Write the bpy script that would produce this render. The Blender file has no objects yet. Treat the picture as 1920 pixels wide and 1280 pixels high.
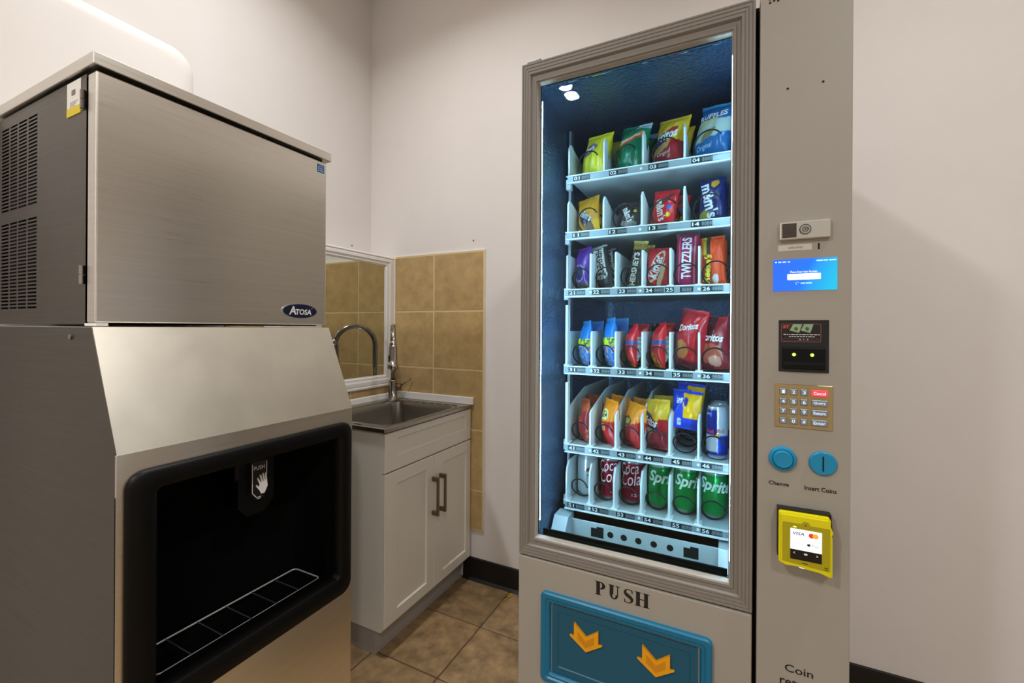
import bpy, bmesh, math, random
from math import sin, cos, pi, radians
from mathutils import Vector, Matrix, noise

random.seed(7)
SC = bpy.context.scene
COL = SC.collection

# ------------------------------------------------------------------ camera
F_PX, YAW, ROLL, PPY = 822.77, radians(26.536), radians(0.362), 614.64
cam_d = bpy.data.cameras.new('camera')
cam_d.sensor_fit = 'HORIZONTAL'
cam_d.sensor_width = 36.0
cam_d.lens = F_PX / 1920 * 36
cam_d.shift_y = -(640 - PPY) / 1920
cam_d.clip_start = 0.02
cam = bpy.data.objects.new('camera', cam_d)
COL.objects.link(cam)
fw = Vector((-sin(YAW), cos(YAW), 0)); rt = Vector((cos(YAW), sin(YAW), 0)); up = Vector((0, 0, 1))
R_ = rt * cos(ROLL) + up * sin(ROLL); U_ = up * cos(ROLL) - rt * sin(ROLL)
m = Matrix((R_, U_, -fw)).transposed().to_4x4()
m.translation = (1.897, -1.936, 1.29)
cam.matrix_world = m
SC.camera = cam

# ------------------------------------------------------------------ world, exposure
w = bpy.data.worlds.new('world'); SC.world = w
w.use_nodes = True
w.node_tree.nodes['Background'].inputs[0].default_value = (0.8, 0.85, 1, 1)
w.node_tree.nodes['Background'].inputs[1].default_value = 0.05
vs = SC.view_settings
vs.view_transform = 'Standard'; vs.look = 'None'; vs.gamma = 1.0; vs.use_curve_mapping = False
vs.exposure = 0.48
LAMP_W = 20.0          # each ceiling downlight
LED_STRENGTH = 205.0    # vending machine light strips
CEIL = 3.2
ROOM_X, ROOM_Y = 4.4, -4.5
DOWNLIGHTS = [(0.80, -1.00, 0.52), (0.72, -3.14, 0.68), (2.75, -1.15, 0.54), (2.85, -3.14, 0.85), (0.722, -3.268, 0.68)]   # x, y, share of LAMP_W

# ------------------------------------------------------------------ helpers
def lin(c):
    return tuple((x / 255 / 12.92) if x / 255 <= 0.04045 else ((x / 255 + 0.055) / 1.055) ** 2.4 for x in c[:3])

ORG = {}
def V(*a): return Vector(a)

def link(o, parent=None):
    COL.objects.link(o)
    if parent is not None:
        o.parent = parent
    return o

def mesh_from(bm, name):
    me = bpy.data.meshes.new(name)
    bmesh.ops.recalc_face_normals(bm, faces=bm.faces)
    bm.to_mesh(me); bm.free()
    return me

def obj(name, bm, mat, parent=None, smooth=False, origin=None):
    """world-space bmesh -> object; local coordinates relative to parent's world origin"""
    me = mesh_from(bm, name)
    if mat: me.materials.append(mat)
    if smooth: me.shade_smooth()
    o = bpy.data.objects.new(name, me)
    org = ORG[parent] if parent is not None else (Vector(origin) if origin else Vector((0, 0, 0)))
    me.transform(Matrix.Translation(-org))
    link(o, parent)
    if parent is None: o.location = org
    ORG[o] = org
    return o

def inst(name, me, loc, parent, rot=None):
    o = bpy.data.objects.new(name, me)
    link(o, parent)
    o.location = Vector(loc) - (ORG[parent] if parent is not None else Vector((0, 0, 0)))
    if rot: o.rotation_euler = rot
    ORG[o] = Vector(loc)
    return o

def thing(name, label, cat, loc, group=None):
    o = bpy.data.objects.new(name, None)
    link(o); o.location = loc; ORG[o] = Vector(loc)
    o.empty_display_size = 0.05
    return tag(o, label, cat, group)

def tag(o, label, cat, group=None):
    o['label'] = label; o['category'] = cat
    if group: o['group'] = group
    return o

def struct(o):
    o['kind'] = 'structure'; return o

def B(): return bmesh.new()

def box(bm, x0, x1, y0, y1, z0, z1, bev=0.0, seg=2):
    r = bmesh.ops.create_cube(bm, size=1)
    vs_ = r['verts']
    bmesh.ops.transform(bm, verts=vs_, matrix=Matrix.Translation(((x0 + x1) / 2, (y0 + y1) / 2, (z0 + z1) / 2)) @ Matrix.Diagonal((abs(x1 - x0), abs(y1 - y0), abs(z1 - z0), 1)))
    if bev > 0:
        es = list({e for v in vs_ for e in v.link_edges})
        bmesh.ops.bevel(bm, geom=es, offset=bev, segments=seg, affect='EDGES', profile=0.5)
    return bm

def frame_of(axis):
    a = axis.normalized()
    t = Vector((0, 0, 1)) if abs(a.z) < 0.9 else Vector((1, 0, 0))
    s = a.cross(t).normalized()
    return s, s.cross(a).normalized()

def cyl(bm, p0, p1, r0, r1=None, n=24, caps=True):
    p0, p1 = Vector(p0), Vector(p1)
    r1 = r0 if r1 is None else r1
    s, t = frame_of(p1 - p0)
    ring = lambda p, r: [bm.verts.new(p + s * r * cos(2 * pi * i / n) + t * r * sin(2 * pi * i / n)) for i in range(n)]
    a, b = ring(p0, r0), ring(p1, r1)
    for i in range(n):
        bm.faces.new((a[i], a[(i + 1) % n], b[(i + 1) % n], b[i]))
    if caps:
        bm.faces.new(a[::-1]); bm.faces.new(b)
    return bm

def tube(bm, pts, r, n=10, caps=True, closed=False):
    pts = [Vector(p) for p in pts]
    rings = []
    prev = None
    N = len(pts)
    for i, p in enumerate(pts):
        if closed:
            d = pts[(i + 1) % N] - pts[i - 1]
        else:
            d = pts[min(i + 1, N - 1)] - pts[max(i - 1, 0)]
        d.normalize()
        if prev is None:
            s, t = frame_of(d)
        else:
            s = prev - d * prev.dot(d)
            s.normalize(); t = d.cross(s)
        prev = s
        rr = r[i] if isinstance(r, (list, tuple)) else r
        rings.append([bm.verts.new(p + (s * cos(2 * pi * k / n) + t * sin(2 * pi * k / n)) * rr) for k in range(n)])
    M_ = N if closed else N - 1
    for i in range(M_):
        a, b = rings[i], rings[(i + 1) % N]
        for k in range(n):
            bm.faces.new((a[k], a[(k + 1) % n], b[(k + 1) % n], b[k]))
    if caps and not closed:
        bm.faces.new(rings[0][::-1]); bm.faces.new(rings[-1])
    return bm

def lathe(bm, prof, c, n=40, axis='z'):
    """prof: list of (r, h)"""
    c = Vector(c)
    rings = []
    for r, h in prof:
        if r < 1e-6:
            rings.append([bm.verts.new(c + Vector((0, 0, h)))])
        else:
            rings.append([bm.verts.new(c + Vector((r * cos(2 * pi * k / n), r * sin(2 * pi * k / n), h))) for k in range(n)])
    for a, b in zip(rings, rings[1:]):
        if len(a) == 1 and len(b) == 1: continue
        for k in range(n):
            k2 = (k + 1) % n
            if len(a) == 1: bm.faces.new((a[0], b[k2], b[k]))
            elif len(b) == 1: bm.faces.new((a[k], a[k2], b[0]))
            else: bm.faces.new((a[k], a[k2], b[k2], b[k]))
    return bm

def prism(bm, poly, axis, a0, a1):
    """extrude a 2D polygon along an axis. axis 'y': poly in (x,z); 'x': (y,z); 'z': (x,y)"""
    def mk(p, a):
        if axis == 'y': return (p[0], a, p[1])
        if axis == 'x': return (a, p[0], p[1])
        return (p[0], p[1], a)
    A = [bm.verts.new(mk(p, a0)) for p in poly]
    Bv = [bm.verts.new(mk(p, a1)) for p in poly]
    n = len(poly)
    bm.faces.new(A); bm.faces.new(Bv[::-1])
    for i in range(n):
        bm.faces.new((A[i], A[(i + 1) % n], Bv[(i + 1) % n], Bv[i]))
    return bm

def rrect(a0, a1, b0, b1, r, n=6):
    pts = []
    for (ca, cb, s) in ((a1 - r, b1 - r, 0), (a0 + r, b1 - r, 90), (a0 + r, b0 + r, 180), (a1 - r, b0 + r, 270)):
        for k in range(n + 1):
            t = radians(s + 90 * k / n)
            pts.append((ca + r * cos(t), cb + r * sin(t)))
    return pts

def loops(bm, ls, closed=True, cap0=False, cap1=False):
    """list of equal-length rings of 3D points -> bridged surface"""
    R = [[bm.verts.new(p) for p in l] for l in ls]
    n = len(R[0])
    for a, b in zip(R, R[1:]):
        for i in range(n if closed else n - 1):
            bm.faces.new((a[i], a[(i + 1) % n], b[(i + 1) % n], b[i]))
    if cap0: bm.faces.new(R[0][::-1])
    if cap1: bm.faces.new(R[-1])
    return bm

# ------------------------------------------------------------------ materials
MATS = {}
def mat(name, rgb=(128, 128, 128), rough=0.5, metal=0.0, spec=0.5, emit=None, estr=0.0, noise_amt=0.0, nscale=8.0,
        bump=0.0, bscale=60.0, stretch=None, objrand=0.0, coat=0.0, aniso=0.0, rough_noise=0.0):
    if name in MATS: return MATS[name]
    M_ = bpy.data.materials.new(name); M_.use_nodes = True
    nt = M_.node_tree; N = nt.nodes; L = nt.links
    p = N['Principled BSDF']
    c = (*lin(rgb), 1)
    p.inputs['Base Color'].default_value = c
    p.inputs['Roughness'].default_value = rough
    p.inputs['Metallic'].default_value = metal
    p.inputs['Specular IOR Level'].default_value = spec
    p.inputs['Coat Weight'].default_value = coat
    p.inputs['Anisotropic'].default_value = aniso
    if emit:
        p.inputs['Emission Color'].default_value = (*lin(emit), 1)
        p.inputs['Emission Strength'].default_value = estr
    if noise_amt or bump or objrand or rough_noise:
        tc = N.new('ShaderNodeTexCoord')
        vec = tc.outputs['Object']
        if objrand:
            oi = N.new('ShaderNodeObjectInfo')
            ad = N.new('ShaderNodeVectorMath'); ad.operation = 'MULTIPLY_ADD'
            L.new(oi.outputs['Random'], ad.inputs[0]); ad.inputs[1].default_value = (17, 31, 23); L.new(vec, ad.inputs[2])
            vec = ad.outputs[0]
        if stretch:
            mp = N.new('ShaderNodeMapping'); mp.inputs['Scale'].default_value = stretch
            L.new(vec, mp.inputs['Vector']); vec = mp.outputs[0]
    if noise_amt or objrand:
        nz = N.new('ShaderNodeTexNoise'); nz.inputs['Scale'].default_value = nscale; nz.inputs['Detail'].default_value = 6
        nz.inputs['Roughness'].default_value = 0.62
        L.new(vec, nz.inputs['Vector'])
        mr = N.new('ShaderNodeMapRange'); mr.inputs['From Min'].default_value = 0.3; mr.inputs['From Max'].default_value = 0.7
        mr.inputs['To Min'].default_value = 1 - noise_amt; mr.inputs['To Max'].default_value = 1 + noise_amt
        L.new(nz.outputs['Fac'], mr.inputs['Value'])
        val = mr.outputs[0]
        if objrand:
            m2 = N.new('ShaderNodeMapRange'); m2.inputs['To Min'].default_value = 1 - objrand; m2.inputs['To Max'].default_value = 1 + objrand
            L.new(oi.outputs['Random'], m2.inputs['Value'])
            mm = N.new('ShaderNodeMath'); mm.operation = 'MULTIPLY'
            L.new(val, mm.inputs[0]); L.new(m2.outputs[0], mm.inputs[1]); val = mm.outputs[0]
        mx = N.new('ShaderNodeVectorMath'); mx.operation = 'SCALE'
        mx.inputs[0].default_value = c[:3]
        L.new(val, mx.inputs['Scale'])
        L.new(mx.outputs[0], p.inputs['Base Color'])
    if rough_noise:
        n3 = N.new('ShaderNodeTexNoise'); n3.inputs['Scale'].default_value = nscale * 1.7; n3.inputs['Detail'].default_value = 4
        L.new(vec, n3.inputs['Vector'])
        m3 = N.new('ShaderNodeMapRange'); m3.inputs['To Min'].default_value = rough - rough_noise; m3.inputs['To Max'].default_value = rough + rough_noise
        L.new(n3.outputs['Fac'], m3.inputs['Value']); L.new(m3.outputs[0], p.inputs['Roughness'])
    if bump:
        n2 = N.new('ShaderNodeTexNoise'); n2.inputs['Scale'].default_value = bscale; n2.inputs['Detail'].default_value = 5
        L.new(vec, n2.inputs['Vector'])
        bp = N.new('ShaderNodeBump'); bp.inputs['Strength'].default_value = bump; bp.inputs['Distance'].default_value = 0.004
        L.new(n2.outputs['Fac'], bp.inputs['Height']); L.new(bp.outputs[0], p.inputs['Normal'])
    MATS[name] = M_
    return M_

def printed(name, rough=0.32, metal=0.0, bump=0.12):
    """film / lacquer whose colour is the printed pattern stored on the mesh"""
    if name in MATS: return MATS[name]
    M_ = mat(name, rough=rough, metal=metal, bump=bump, bscale=90)
    nt = M_.node_tree
    a = nt.nodes.new('ShaderNodeVertexColor'); a.layer_name = 'Col'
    nt.links.new(a.outputs['Color'], nt.nodes['Principled BSDF'].inputs['Base Color'])
    return M_

def glass_mat(name, tint=(244, 250, 250), ior=1.17):
    M_ = bpy.data.materials.new(name); M_.use_nodes = True
    nt = M_.node_tree; N = nt.nodes; L = nt.links
    N.remove(N['Principled BSDF'])
    fr = N.new('ShaderNodeFresnel'); fr.inputs['IOR'].default_value = ior
    tr = N.new('ShaderNodeBsdfTransparent'); tr.inputs[0].default_value = (*lin(tint), 1)
    gl = N.new('ShaderNodeBsdfGlossy'); gl.inputs['Roughness'].default_value = 0.0
    mx = N.new('ShaderNodeMixShader')
    L.new(fr.outputs[0], mx.inputs[0]); L.new(tr.outputs[0], mx.inputs[1]); L.new(gl.outputs[0], mx.inputs[2])
    L.new(mx.outputs[0], N['Material Output'].inputs[0])
    return M_

WALL = mat('wall_paint', (226, 220, 216), 0.62, noise_amt=0.025, nscale=2.2, bump=0.10, bscale=26)
CEILM = mat('ceiling_paint', (232, 228, 222), 0.8)
TILE = mat('wall_tile_glaze', (186, 156, 106), 0.38, noise_amt=0.17, nscale=16, objrand=0.06, bump=0.05, bscale=40)
GROUT = mat('grout', (214, 190, 140), 0.85)
FLOORT = mat('floor_tile_slate', (152, 124, 88), 0.5, noise_amt=0.42, nscale=17, objrand=0.12, bump=0.7, bscale=34)
FGROUT = mat('floor_grout', (96, 78, 56), 0.9)
BLACKRUB = mat('black_vinyl', (14, 13, 12), 0.45)
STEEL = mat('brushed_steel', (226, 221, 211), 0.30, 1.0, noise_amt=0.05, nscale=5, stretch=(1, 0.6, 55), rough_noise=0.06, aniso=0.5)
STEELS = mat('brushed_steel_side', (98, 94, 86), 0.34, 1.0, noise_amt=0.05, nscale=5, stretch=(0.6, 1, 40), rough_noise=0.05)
STEELH = mat('steel_hood', (228, 222, 208), 0.40, 1.0, noise_amt=0.06, nscale=7, rough_noise=0.05)
SINK = mat('sink_steel', (168, 164, 158), 0.26, 1.0, noise_amt=0.04, nscale=5, stretch=(30, 1, 1))
CHROME = mat('brushed_nickel', (158, 154, 148), 0.2, 1.0)
HANDLE = mat('bronze_handle', (128, 112, 92), 0.35, 0.9)
BLACKP = mat('black_plastic', (4, 4, 4), 0.45, spec=0.2, bump=0.03, bscale=300)
DARK = mat('dark_void', (4, 4, 4), 0.9)
WHITEP = mat('white_lacquer', (236, 232, 222), 0.35)
WHITEG = mat('white_gloss_trim', (236, 232, 228), 0.3)
CAULK = mat('white_caulk', (232, 226, 212), 0.5)
VGREY = mat('machine_grey_paint', (158, 152, 141), 0.42, bump=0.02, bscale=220)
VFRAME = mat('door_frame_grey', (128, 121, 113), 0.48, bump=0.05, bscale=150, stretch=(1, 1, 1))
GASKET = mat('pale_gasket', (176, 170, 158), 0.5)
GASKD = mat('dark_gasket', (22, 26, 26), 0.5)
LINER = mat('stucco_aluminium', (104, 132, 166), 0.20, 0.85, bump=1.0, bscale=125)
TRAYM = mat('tray_white_steel', (200, 210, 214), 0.24)
STRIPM = mat('tray_strip_grey', (150, 164, 174), 0.4, 0.3)
DIVM = mat('divider_plastic', (228, 234, 236), 0.35)
COILM = mat('coil_wire', (20, 22, 26), 0.35, 0.4)
TAGM = mat('price_tag_black', (12, 16, 24), 0.4)
TAGTXT = mat('tag_white', (232, 238, 240), 0.5)
TAGSEG = mat('tag_segment_grey', (140, 150, 158), 0.5)
TEAL = mat('teal_plastic', (0, 104, 140), 0.36)
TEALD = mat('teal_flap', (0, 82, 108), 0.45)
BLUEB = mat('blue_plastic', (14, 134, 178), 0.34)
ORANGE = mat('orange_plastic', (232, 158, 10), 0.4)
INK = mat('black_ink', (16, 14, 13), 0.5)
INKW = mat('white_ink', (240, 240, 238), 0.5)
YELP = mat('yellow_plastic', (226, 214, 8), 0.35)
YELD = mat('yellow_face', (172, 160, 12), 0.35)
LED = mat('light_strip', (255, 255, 255), 0.5, emit=(196, 232, 255), estr=LED_STRENGTH)
GLASS = glass_mat('pane_glass')
MIRROR = mat('mirror_silver', (214, 216, 206), 0.02, 1.0)

# ------------------------------------------------------------------ lettering
_TXT = {}
def text_geo(s, bold=0.0, shear=0.0, space=1.0):
    k = (s, bold, shear, space)
    if k in _TXT: return _TXT[k]
    cu = bpy.data.curves.new('t', 'FONT'); cu.body = s; cu.offset = bold; cu.shear = shear
    cu.space_character = space; cu.resolution_u = 3; cu.fill_mode = 'FRONT'
    o = bpy.data.objects.new('t', cu)
    me = o.to_mesh()
    vs_ = [(v.co.x, v.co.y) for v in me.vertices]
    fs = [tuple(p.vertices) for p in me.polygons]
    o.to_mesh_clear()
    bpy.data.objects.remove(o); bpy.data.curves.remove(cu)
    x0 = min(v[0] for v in vs_); x1 = max(v[0] for v in vs_); y0 = min(v[1] for v in vs_); y1 = max(v[1] for v in vs_)
    _TXT[k] = ([((x - x0) / (x1 - x0) - 0.5, (y - y0) / (y1 - y0) - 0.5) for x, y in vs_], fs)
    return _TXT[k]

def flat_text(bm, s, c, w, h, right=(1, 0, 0), upv=(0, 0, 1), nrm=(0, -1, 0), off=0.0006, **kw):
    """letters fitted to a w x h box centred at c"""
    vs_, fs = text_geo(s, **kw)
    c, right, upv, nrm = Vector(c), Vector(right), Vector(upv), Vector(nrm)
    vv = [bm.verts.new(c + right * x * w + upv * y * h + nrm * off) for x, y in vs_]
    for f in fs:
        try: bm.faces.new([vv[i] for i in f])
        except ValueError: pass
    return bm

def text_on(bm, s, c2, w, h, rot, fn, maxe=0.006, **kw):
    """letters bent onto a surface fn(a,b)->Vector, (a,b) in metres on the label"""
    vs_, fs = text_geo(s, **kw)
    t = B()
    cr, sr = cos(radians(rot)), sin(radians(rot))
    vv = [t.verts.new((c2[0] + x * w * cr - y * h * sr, c2[1] + x * w * sr + y * h * cr, 0)) for x, y in vs_]
    for f in fs:
        try: t.faces.new([vv[i] for i in f])
        except ValueError: pass
    bmesh.ops.triangulate(t, faces=t.faces)
    for _ in range(3):
        es = [e for e in t.edges if e.calc_length() > maxe]
        if not es: break
        bmesh.ops.subdivide_edges(t, edges=es, cuts=1)
        bmesh.ops.triangulate(t, faces=[f for f in t.faces if len(f.verts) > 3])
    mp = {}
    for v in t.verts: mp[v] = bm.verts.new(fn(v.co.x, v.co.y))
    for f in t.faces:
        try: bm.faces.new([mp[v] for v in f.verts])
        except ValueError: pass
    t.free()
    return bm

def poly_flat(bm, pts, c, right=(1, 0, 0), upv=(0, 0, 1), nrm=(0, -1, 0), off=0.0006, thick=0.0):
    c, right, upv, nrm = Vector(c), Vector(right), Vector(upv), Vector(nrm)
    vv = [bm.verts.new(c + right * p[0] + upv * p[1] + nrm * (off + thick)) for p in pts]
    bm.faces.new(vv)
    if thick > 0:
        bb = [bm.verts.new(c + right * p[0] + upv * p[1]) for p in pts]
        n = len(pts)
        for i in range(n): bm.faces.new((vv[i], vv[(i + 1) % n], bb[(i + 1) % n], bb[i]))
    return bm

# ================================================================== ROOM
T = 0.12
b = B(); box(b, 0, ROOM_X, ROOM_Y, 0, -0.1, -0.004); floor = struct(obj('floor', b, FGROUT))
b = B(); box(b, -T, ROOM_X + T, ROOM_Y - T, T, CEIL, CEIL + 0.1); struct(obj('ceiling', b, CEILM))
b = B(); box(b, -T, 0, ROOM_Y - T, T, -0.1, CEIL); wall_left = struct(obj('wall_left', b, WALL))
b = B(); box(b, 0, ROOM_X, 0, T, -0.1, CEIL); wall_back = struct(obj('wall_back', b, WALL))
b = B(); box(b, ROOM_X, ROOM_X + T, ROOM_Y - T, T, -0.1, CEIL); struct(obj('wall_right', b, WALL))
b = B(); box(b, 0, ROOM_X, ROOM_Y - T, ROOM_Y, -0.1, CEIL); struct(obj('wall_front', b, WALL))

# thickened lower wall behind the sink
b = B(); box(b, 0, 0.170, -1.06, 0, -0.004, 1.676, 0.004); wall_ledge = struct(obj('wall_ledge', b, WALL))
# taller plastered chase with rounded edges behind the ice machine
b = B()
rr = 0.055
lsx = []
prof_out = rrect(ROOM_Y - 0.2, -1.033, -0.2, 2.262, 0.075, 8)
for k in range(7):
    t = radians(90 * k / 6)
    ins = rr * (1 - sin(t)) if False else rr * (1 - cos(t))
    x = 0.192 - rr + rr * sin(t)
    lsx.append([(x, p[0] - ins * (1 if p[0] > -2 else 0), p[1] - ins * (1 if p[1] > 0.5 else 0)) for p in prof_out])
lsx = [[(0.0, p[0], p[1]) for p in prof_out]] + lsx
bm_ = b
loops(b, [[(max(p[0], 0.0), max(p[1], ROOM_Y), max(p[2], -0.004)) for p in l] for l in lsx], cap1=True)
wall_chase = struct(obj('wall_chase', b, WALL, smooth=True))
try:
    wall_chase.data.set_sharp_from_angle(angle=radians(50))
except Exception: pass

# floor tiles, one by one
bt = B(); box(bt, -0.1525, 0.1525, -0.1525, 0.1525, -0.008, 0.0, 0.0025, 1)
ft_me = mesh_from(bt, 'floor_tile'); ft_me.materials.append(FLOORT)
GX, GY, GP = 0.935, -0.298, 0.3105
for i in range(-3, 12):
    for j in range(-14, 2):
        cx, cy = GX + (i + 0.5) * GP, GY + (j + 0.5) * GP
        x0, x1 = max(cx - 0.1525, 0.19), min(cx + 0.1525, ROOM_X)
        y0, y1 = max(cy - 0.1525, ROOM_Y), min(cy + 0.1525, 0)
        if x1 - x0 < 0.02 or y1 - y0 < 0.02: continue
        o = inst('tile', ft_me, ((x0 + x1) / 2, (y0 + y1) / 2, random.uniform(-0.0006, 0.0)), floor)
        if x1 - x0 < 0.304 or y1 - y0 < 0.304: o.scale = ((x1 - x0) / 0.305, (y1 - y0) / 0.305, 1)

# wall tiles by the sink
ZR = [1.682, 1.377, 1.072, 0.767, 0.460, 0.258]
XC = [0.170, 0.463, 0.773]
def wall_tile(parent, axis, a0, a1, z0, z1, pos):
    g = 0.0030
    b = B()
    if axis == 'y': box(b, a0 + g, a1 - g, pos - 0.010, pos, z0 + g, z1 - g, 0.002, 1)
    else: box(b, pos, pos + 0.010, a0 + g, a1 - g, z0 + g, z1 - g, 0.002, 1)
    cx = b.verts
    me_o = obj('tile', b, TILE, parent)
    c = Vector(((a0 + a1) / 2, pos, (z0 + z1) / 2)) if axis == 'y' else Vector((pos, (a0 + a1) / 2, (z0 + z1) / 2))
    me_o.data.transform(Matrix.Translation(ORG[parent] - c)); me_o.location = c - ORG[parent]
for r in range(5):
    for c in range(2):
        wall_tile(wall_back, 'y', XC[c], XC[c + 1], ZR[r + 1], ZR[r], 0.0)
b = B(); box(b, 0.170, 0.776, -0.0090, 0.0, 0.256, 1.684); obj('grout_bed', b, GROUT, wall_back)
b = B(); box(b, 0.170, 0.779, -0.009, 0.0, 1.684, 1.690, 0.001); box(b, 0.776, 0.780, -0.008, 0, 0.258, 1.69, 0.001); obj('caulk_line', b, CAULK, wall_back)
YC = [-0.93, -0.62, -0.315, -0.010]
for r in range(5):
    for c in range(3):
        wall_tile(wall_ledge, 'x', YC[c], YC[c + 1], ZR[r + 1], ZR[r] - (0.01 if r == 0 else 0), 0.170)
b = B(); box(b, 0.170, 0.1790, -0.93, 0, 0.256, 1.672); obj('grout_bed', b, GROUT, wall_ledge)

# screws above mirror and tile
for (p, par, ax) in (((0.0, -0.144, 1.745), wall_left, 'x'), ((0.705, 0.0, 1.74), wall_back, 'y')):
    b = B()
    q = Vector(p); d = Vector((1, 0, 0)) if ax == 'x' else Vector((0, -1, 0))
    cyl(b, q, q + d * 0.003, 0.005, 0.004, 12)
    obj('screw', b, mat('screw_grey', (150, 140, 130), 0.4, 0.7), par)

# black vinyl baseboard
b = B()
prism(b, [(0.0, 0.0), (-0.022, 0.0), (-0.010, 0.012), (-0.008, 0.108), (0.0, 0.111)], 'x', 0.66, ROOM_X)
struct(obj('baseboard_back', b, BLACKRUB))

# ceiling downlights
for i, (x, y, pw) in enumerate(DOWNLIGHTS):
    L_ = thing('ceiling_downlight', 'round white ceiling downlight, %s' % ['above the sink corner', 'front one of the close pair behind the camera', 'in front of the vending machine wall right of the machine', 'behind the camera at the far right', 'rear one of the close pair behind the camera'][i], 'light', (x, y, CEIL))
    b = B(); k_ = 0.54 if i in (1, 4) else 1.0; lathe(b, [(0.105 * k_, -0.001), (0.106 * k_, -0.012), (0.113 * k_, -0.010), (0.116 * k_, -0.001)], (x, y, CEIL), 40); obj('trim_ring', b, WHITEG, L_, True)
    b = B(); lathe(b, [(0.0, -0.004), (0.105 * k_, -0.004)], (x, y, CEIL), 40); obj('lens', b, mat('lamp_lens', (255, 255, 255), 0.5, emit=(255, 244, 230), estr=10), L_)
    ld = bpy.data.lights.new('downlight', 'AREA'); ld.shape = 'DISK'; ld.size = 0.104 if i in (1, 4) else 0.2; ld.energy = LAMP_W * pw
    ld.color = (0.97, 0.985, 0.99); ld.spread = radians(148)
    lo = bpy.data.objects.new('lamp', ld); link(lo, L_); lo.location = (0, 0, -0.014)

# ================================================================== MIRROR
mir = thing('framed_mirror', 'mirror in a white moulded frame on the wall above the sink', 'mirror', (0.18, -0.39, 0.965))
MY0, MY1, MZ0, MZ1 = -0.79, -0.006, 0.966, 1.679
b = B(); box(b, 0.1802, 0.187, MY0 + 0.05, MY1 - 0.05, MZ0 + 0.03, MZ1 - 0.03); obj('mirror_glass', b, MIRROR, mir)
prof = [(0.0, 0.1802), (0.0, 0.196), (0.08, 0.1995), (0.16, 0.1995), (0.22, 0.196), (0.30, 0.1985), (0.55, 0.199), (0.72, 0.195), (0.86, 0.195), (0.92, 0.1915), (1.0, 0.1905), (1.0, 0.187)]
wl, wr, wt, wb = 0.08, 0.080, 0.052, 0.064
def fr_ring(t, x):
    return (x, MY0 + wl * t, MZ0 + wb * t), (x, MY1 - wr * t, MZ0 + wb * t), (x, MY1 - wr * t, MZ1 - wt * t), (x, MY0 + wl * t, MZ1 - wt * t)
rings = [fr_ring(t, x) for t, x in prof]
for k, nm in enumerate(('frame_rail', 'frame_rail', 'frame_rail', 'frame_rail')):
    b = B(); loops(b, [[r[k] for r in rings], [r[(k + 1) % 4] for r in rings]], closed=False); obj('frame_rail', b, WHITEG, mir)

# ================================================================== SINK CABINET
cab = thing('sink_cabinet', 'white shaker cabinet with stainless steel sink top in the corner', 'cabinet', (0.45, -0.32, 0))
CX0, CX1, CXD = 0.2, 0.687, 0.705
CY0, CY1 = -0.639, -0.014
for q in ((CX0, CX1, CY0, CY0 + 0.016, 0.103, 0.882), (CX0, CX1, CY1 - 0.016, CY1, 0.103, 0.882), (CX0, CX1, CY0 + 0.016, CY1 - 0.016, 0.103, 0.119), (CX0, CX0 + 0.008, CY0 + 0.016, CY1 - 0.016, 0.119, 0.882), (CX1 - 0.012, CX1, CY0 + 0.016, CY1 - 0.016, 0.119, 0.882)):
    b = B(); box(b, *q); obj('carcass_panel', b, WHITEP, cab)
b = B(); box(b, CX0, 0.650, CY0 + 0.012, CY1 - 0.004, 0.0, 0.103); obj('plinth', b, mat('plinth_grey', (176, 172, 170), 0.4), cab)
def shaker(name, y0, y1, z0, z1, iy0, iy1, iz0, iz1):
    b = B()
    O = lambda x, i=0: [(x, y0 + i, z0 + i), (x, y1 - i, z0 + i), (x, y1 - i, z1 - i), (x, y0 + i, z1 - i)]
    I = lambda x, i=0: [(x, iy0 + i, iz0 + i), (x, iy1 - i, iz0 + i), (x, iy1 - i, iz1 - i), (x, iy0 + i, iz1 - i)]
    loops(b, [O(CX1 + 0.0005), O(CXD - 0.002), O(CXD, 0.002), I(CXD), I(CXD - 0.007, 0.004)], cap0=True, cap1=True)
    return obj(name, b, WHITEP, cab)
shaker('drawer_front', CY0 + 0.001, CY1 - 0.001, 0.7225, 0.876, -0.567, -0.060, 0.779, 0.848)
dl = shaker('door', CY0 + 0.001, -0.3260, 0.1195, 0.7165, -0.566, -0.373, 0.164, 0.666)
dr = shaker('door', -0.3235, CY1 - 0.001, 0.1195, 0.7165, -0.254, -0.056, 0.164, 0.666)
for par, y in ((dl, -0.336), (dr, -0.281)):
    b = B()
    box(b, CXD + 0.026, CXD + 0.036, y - 0.006, y + 0.006, 0.452, 0.624, 0.002, 2)
    box(b, CXD, CXD + 0.030, y - 0.006, y + 0.006, 0.604, 0.623, 0.0015, 1)
    box(b, CXD, CXD + 0.030, y - 0.006, y + 0.006, 0.453, 0.472, 0.0015, 1)
    obj('handle', b, HANDLE, par)
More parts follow.
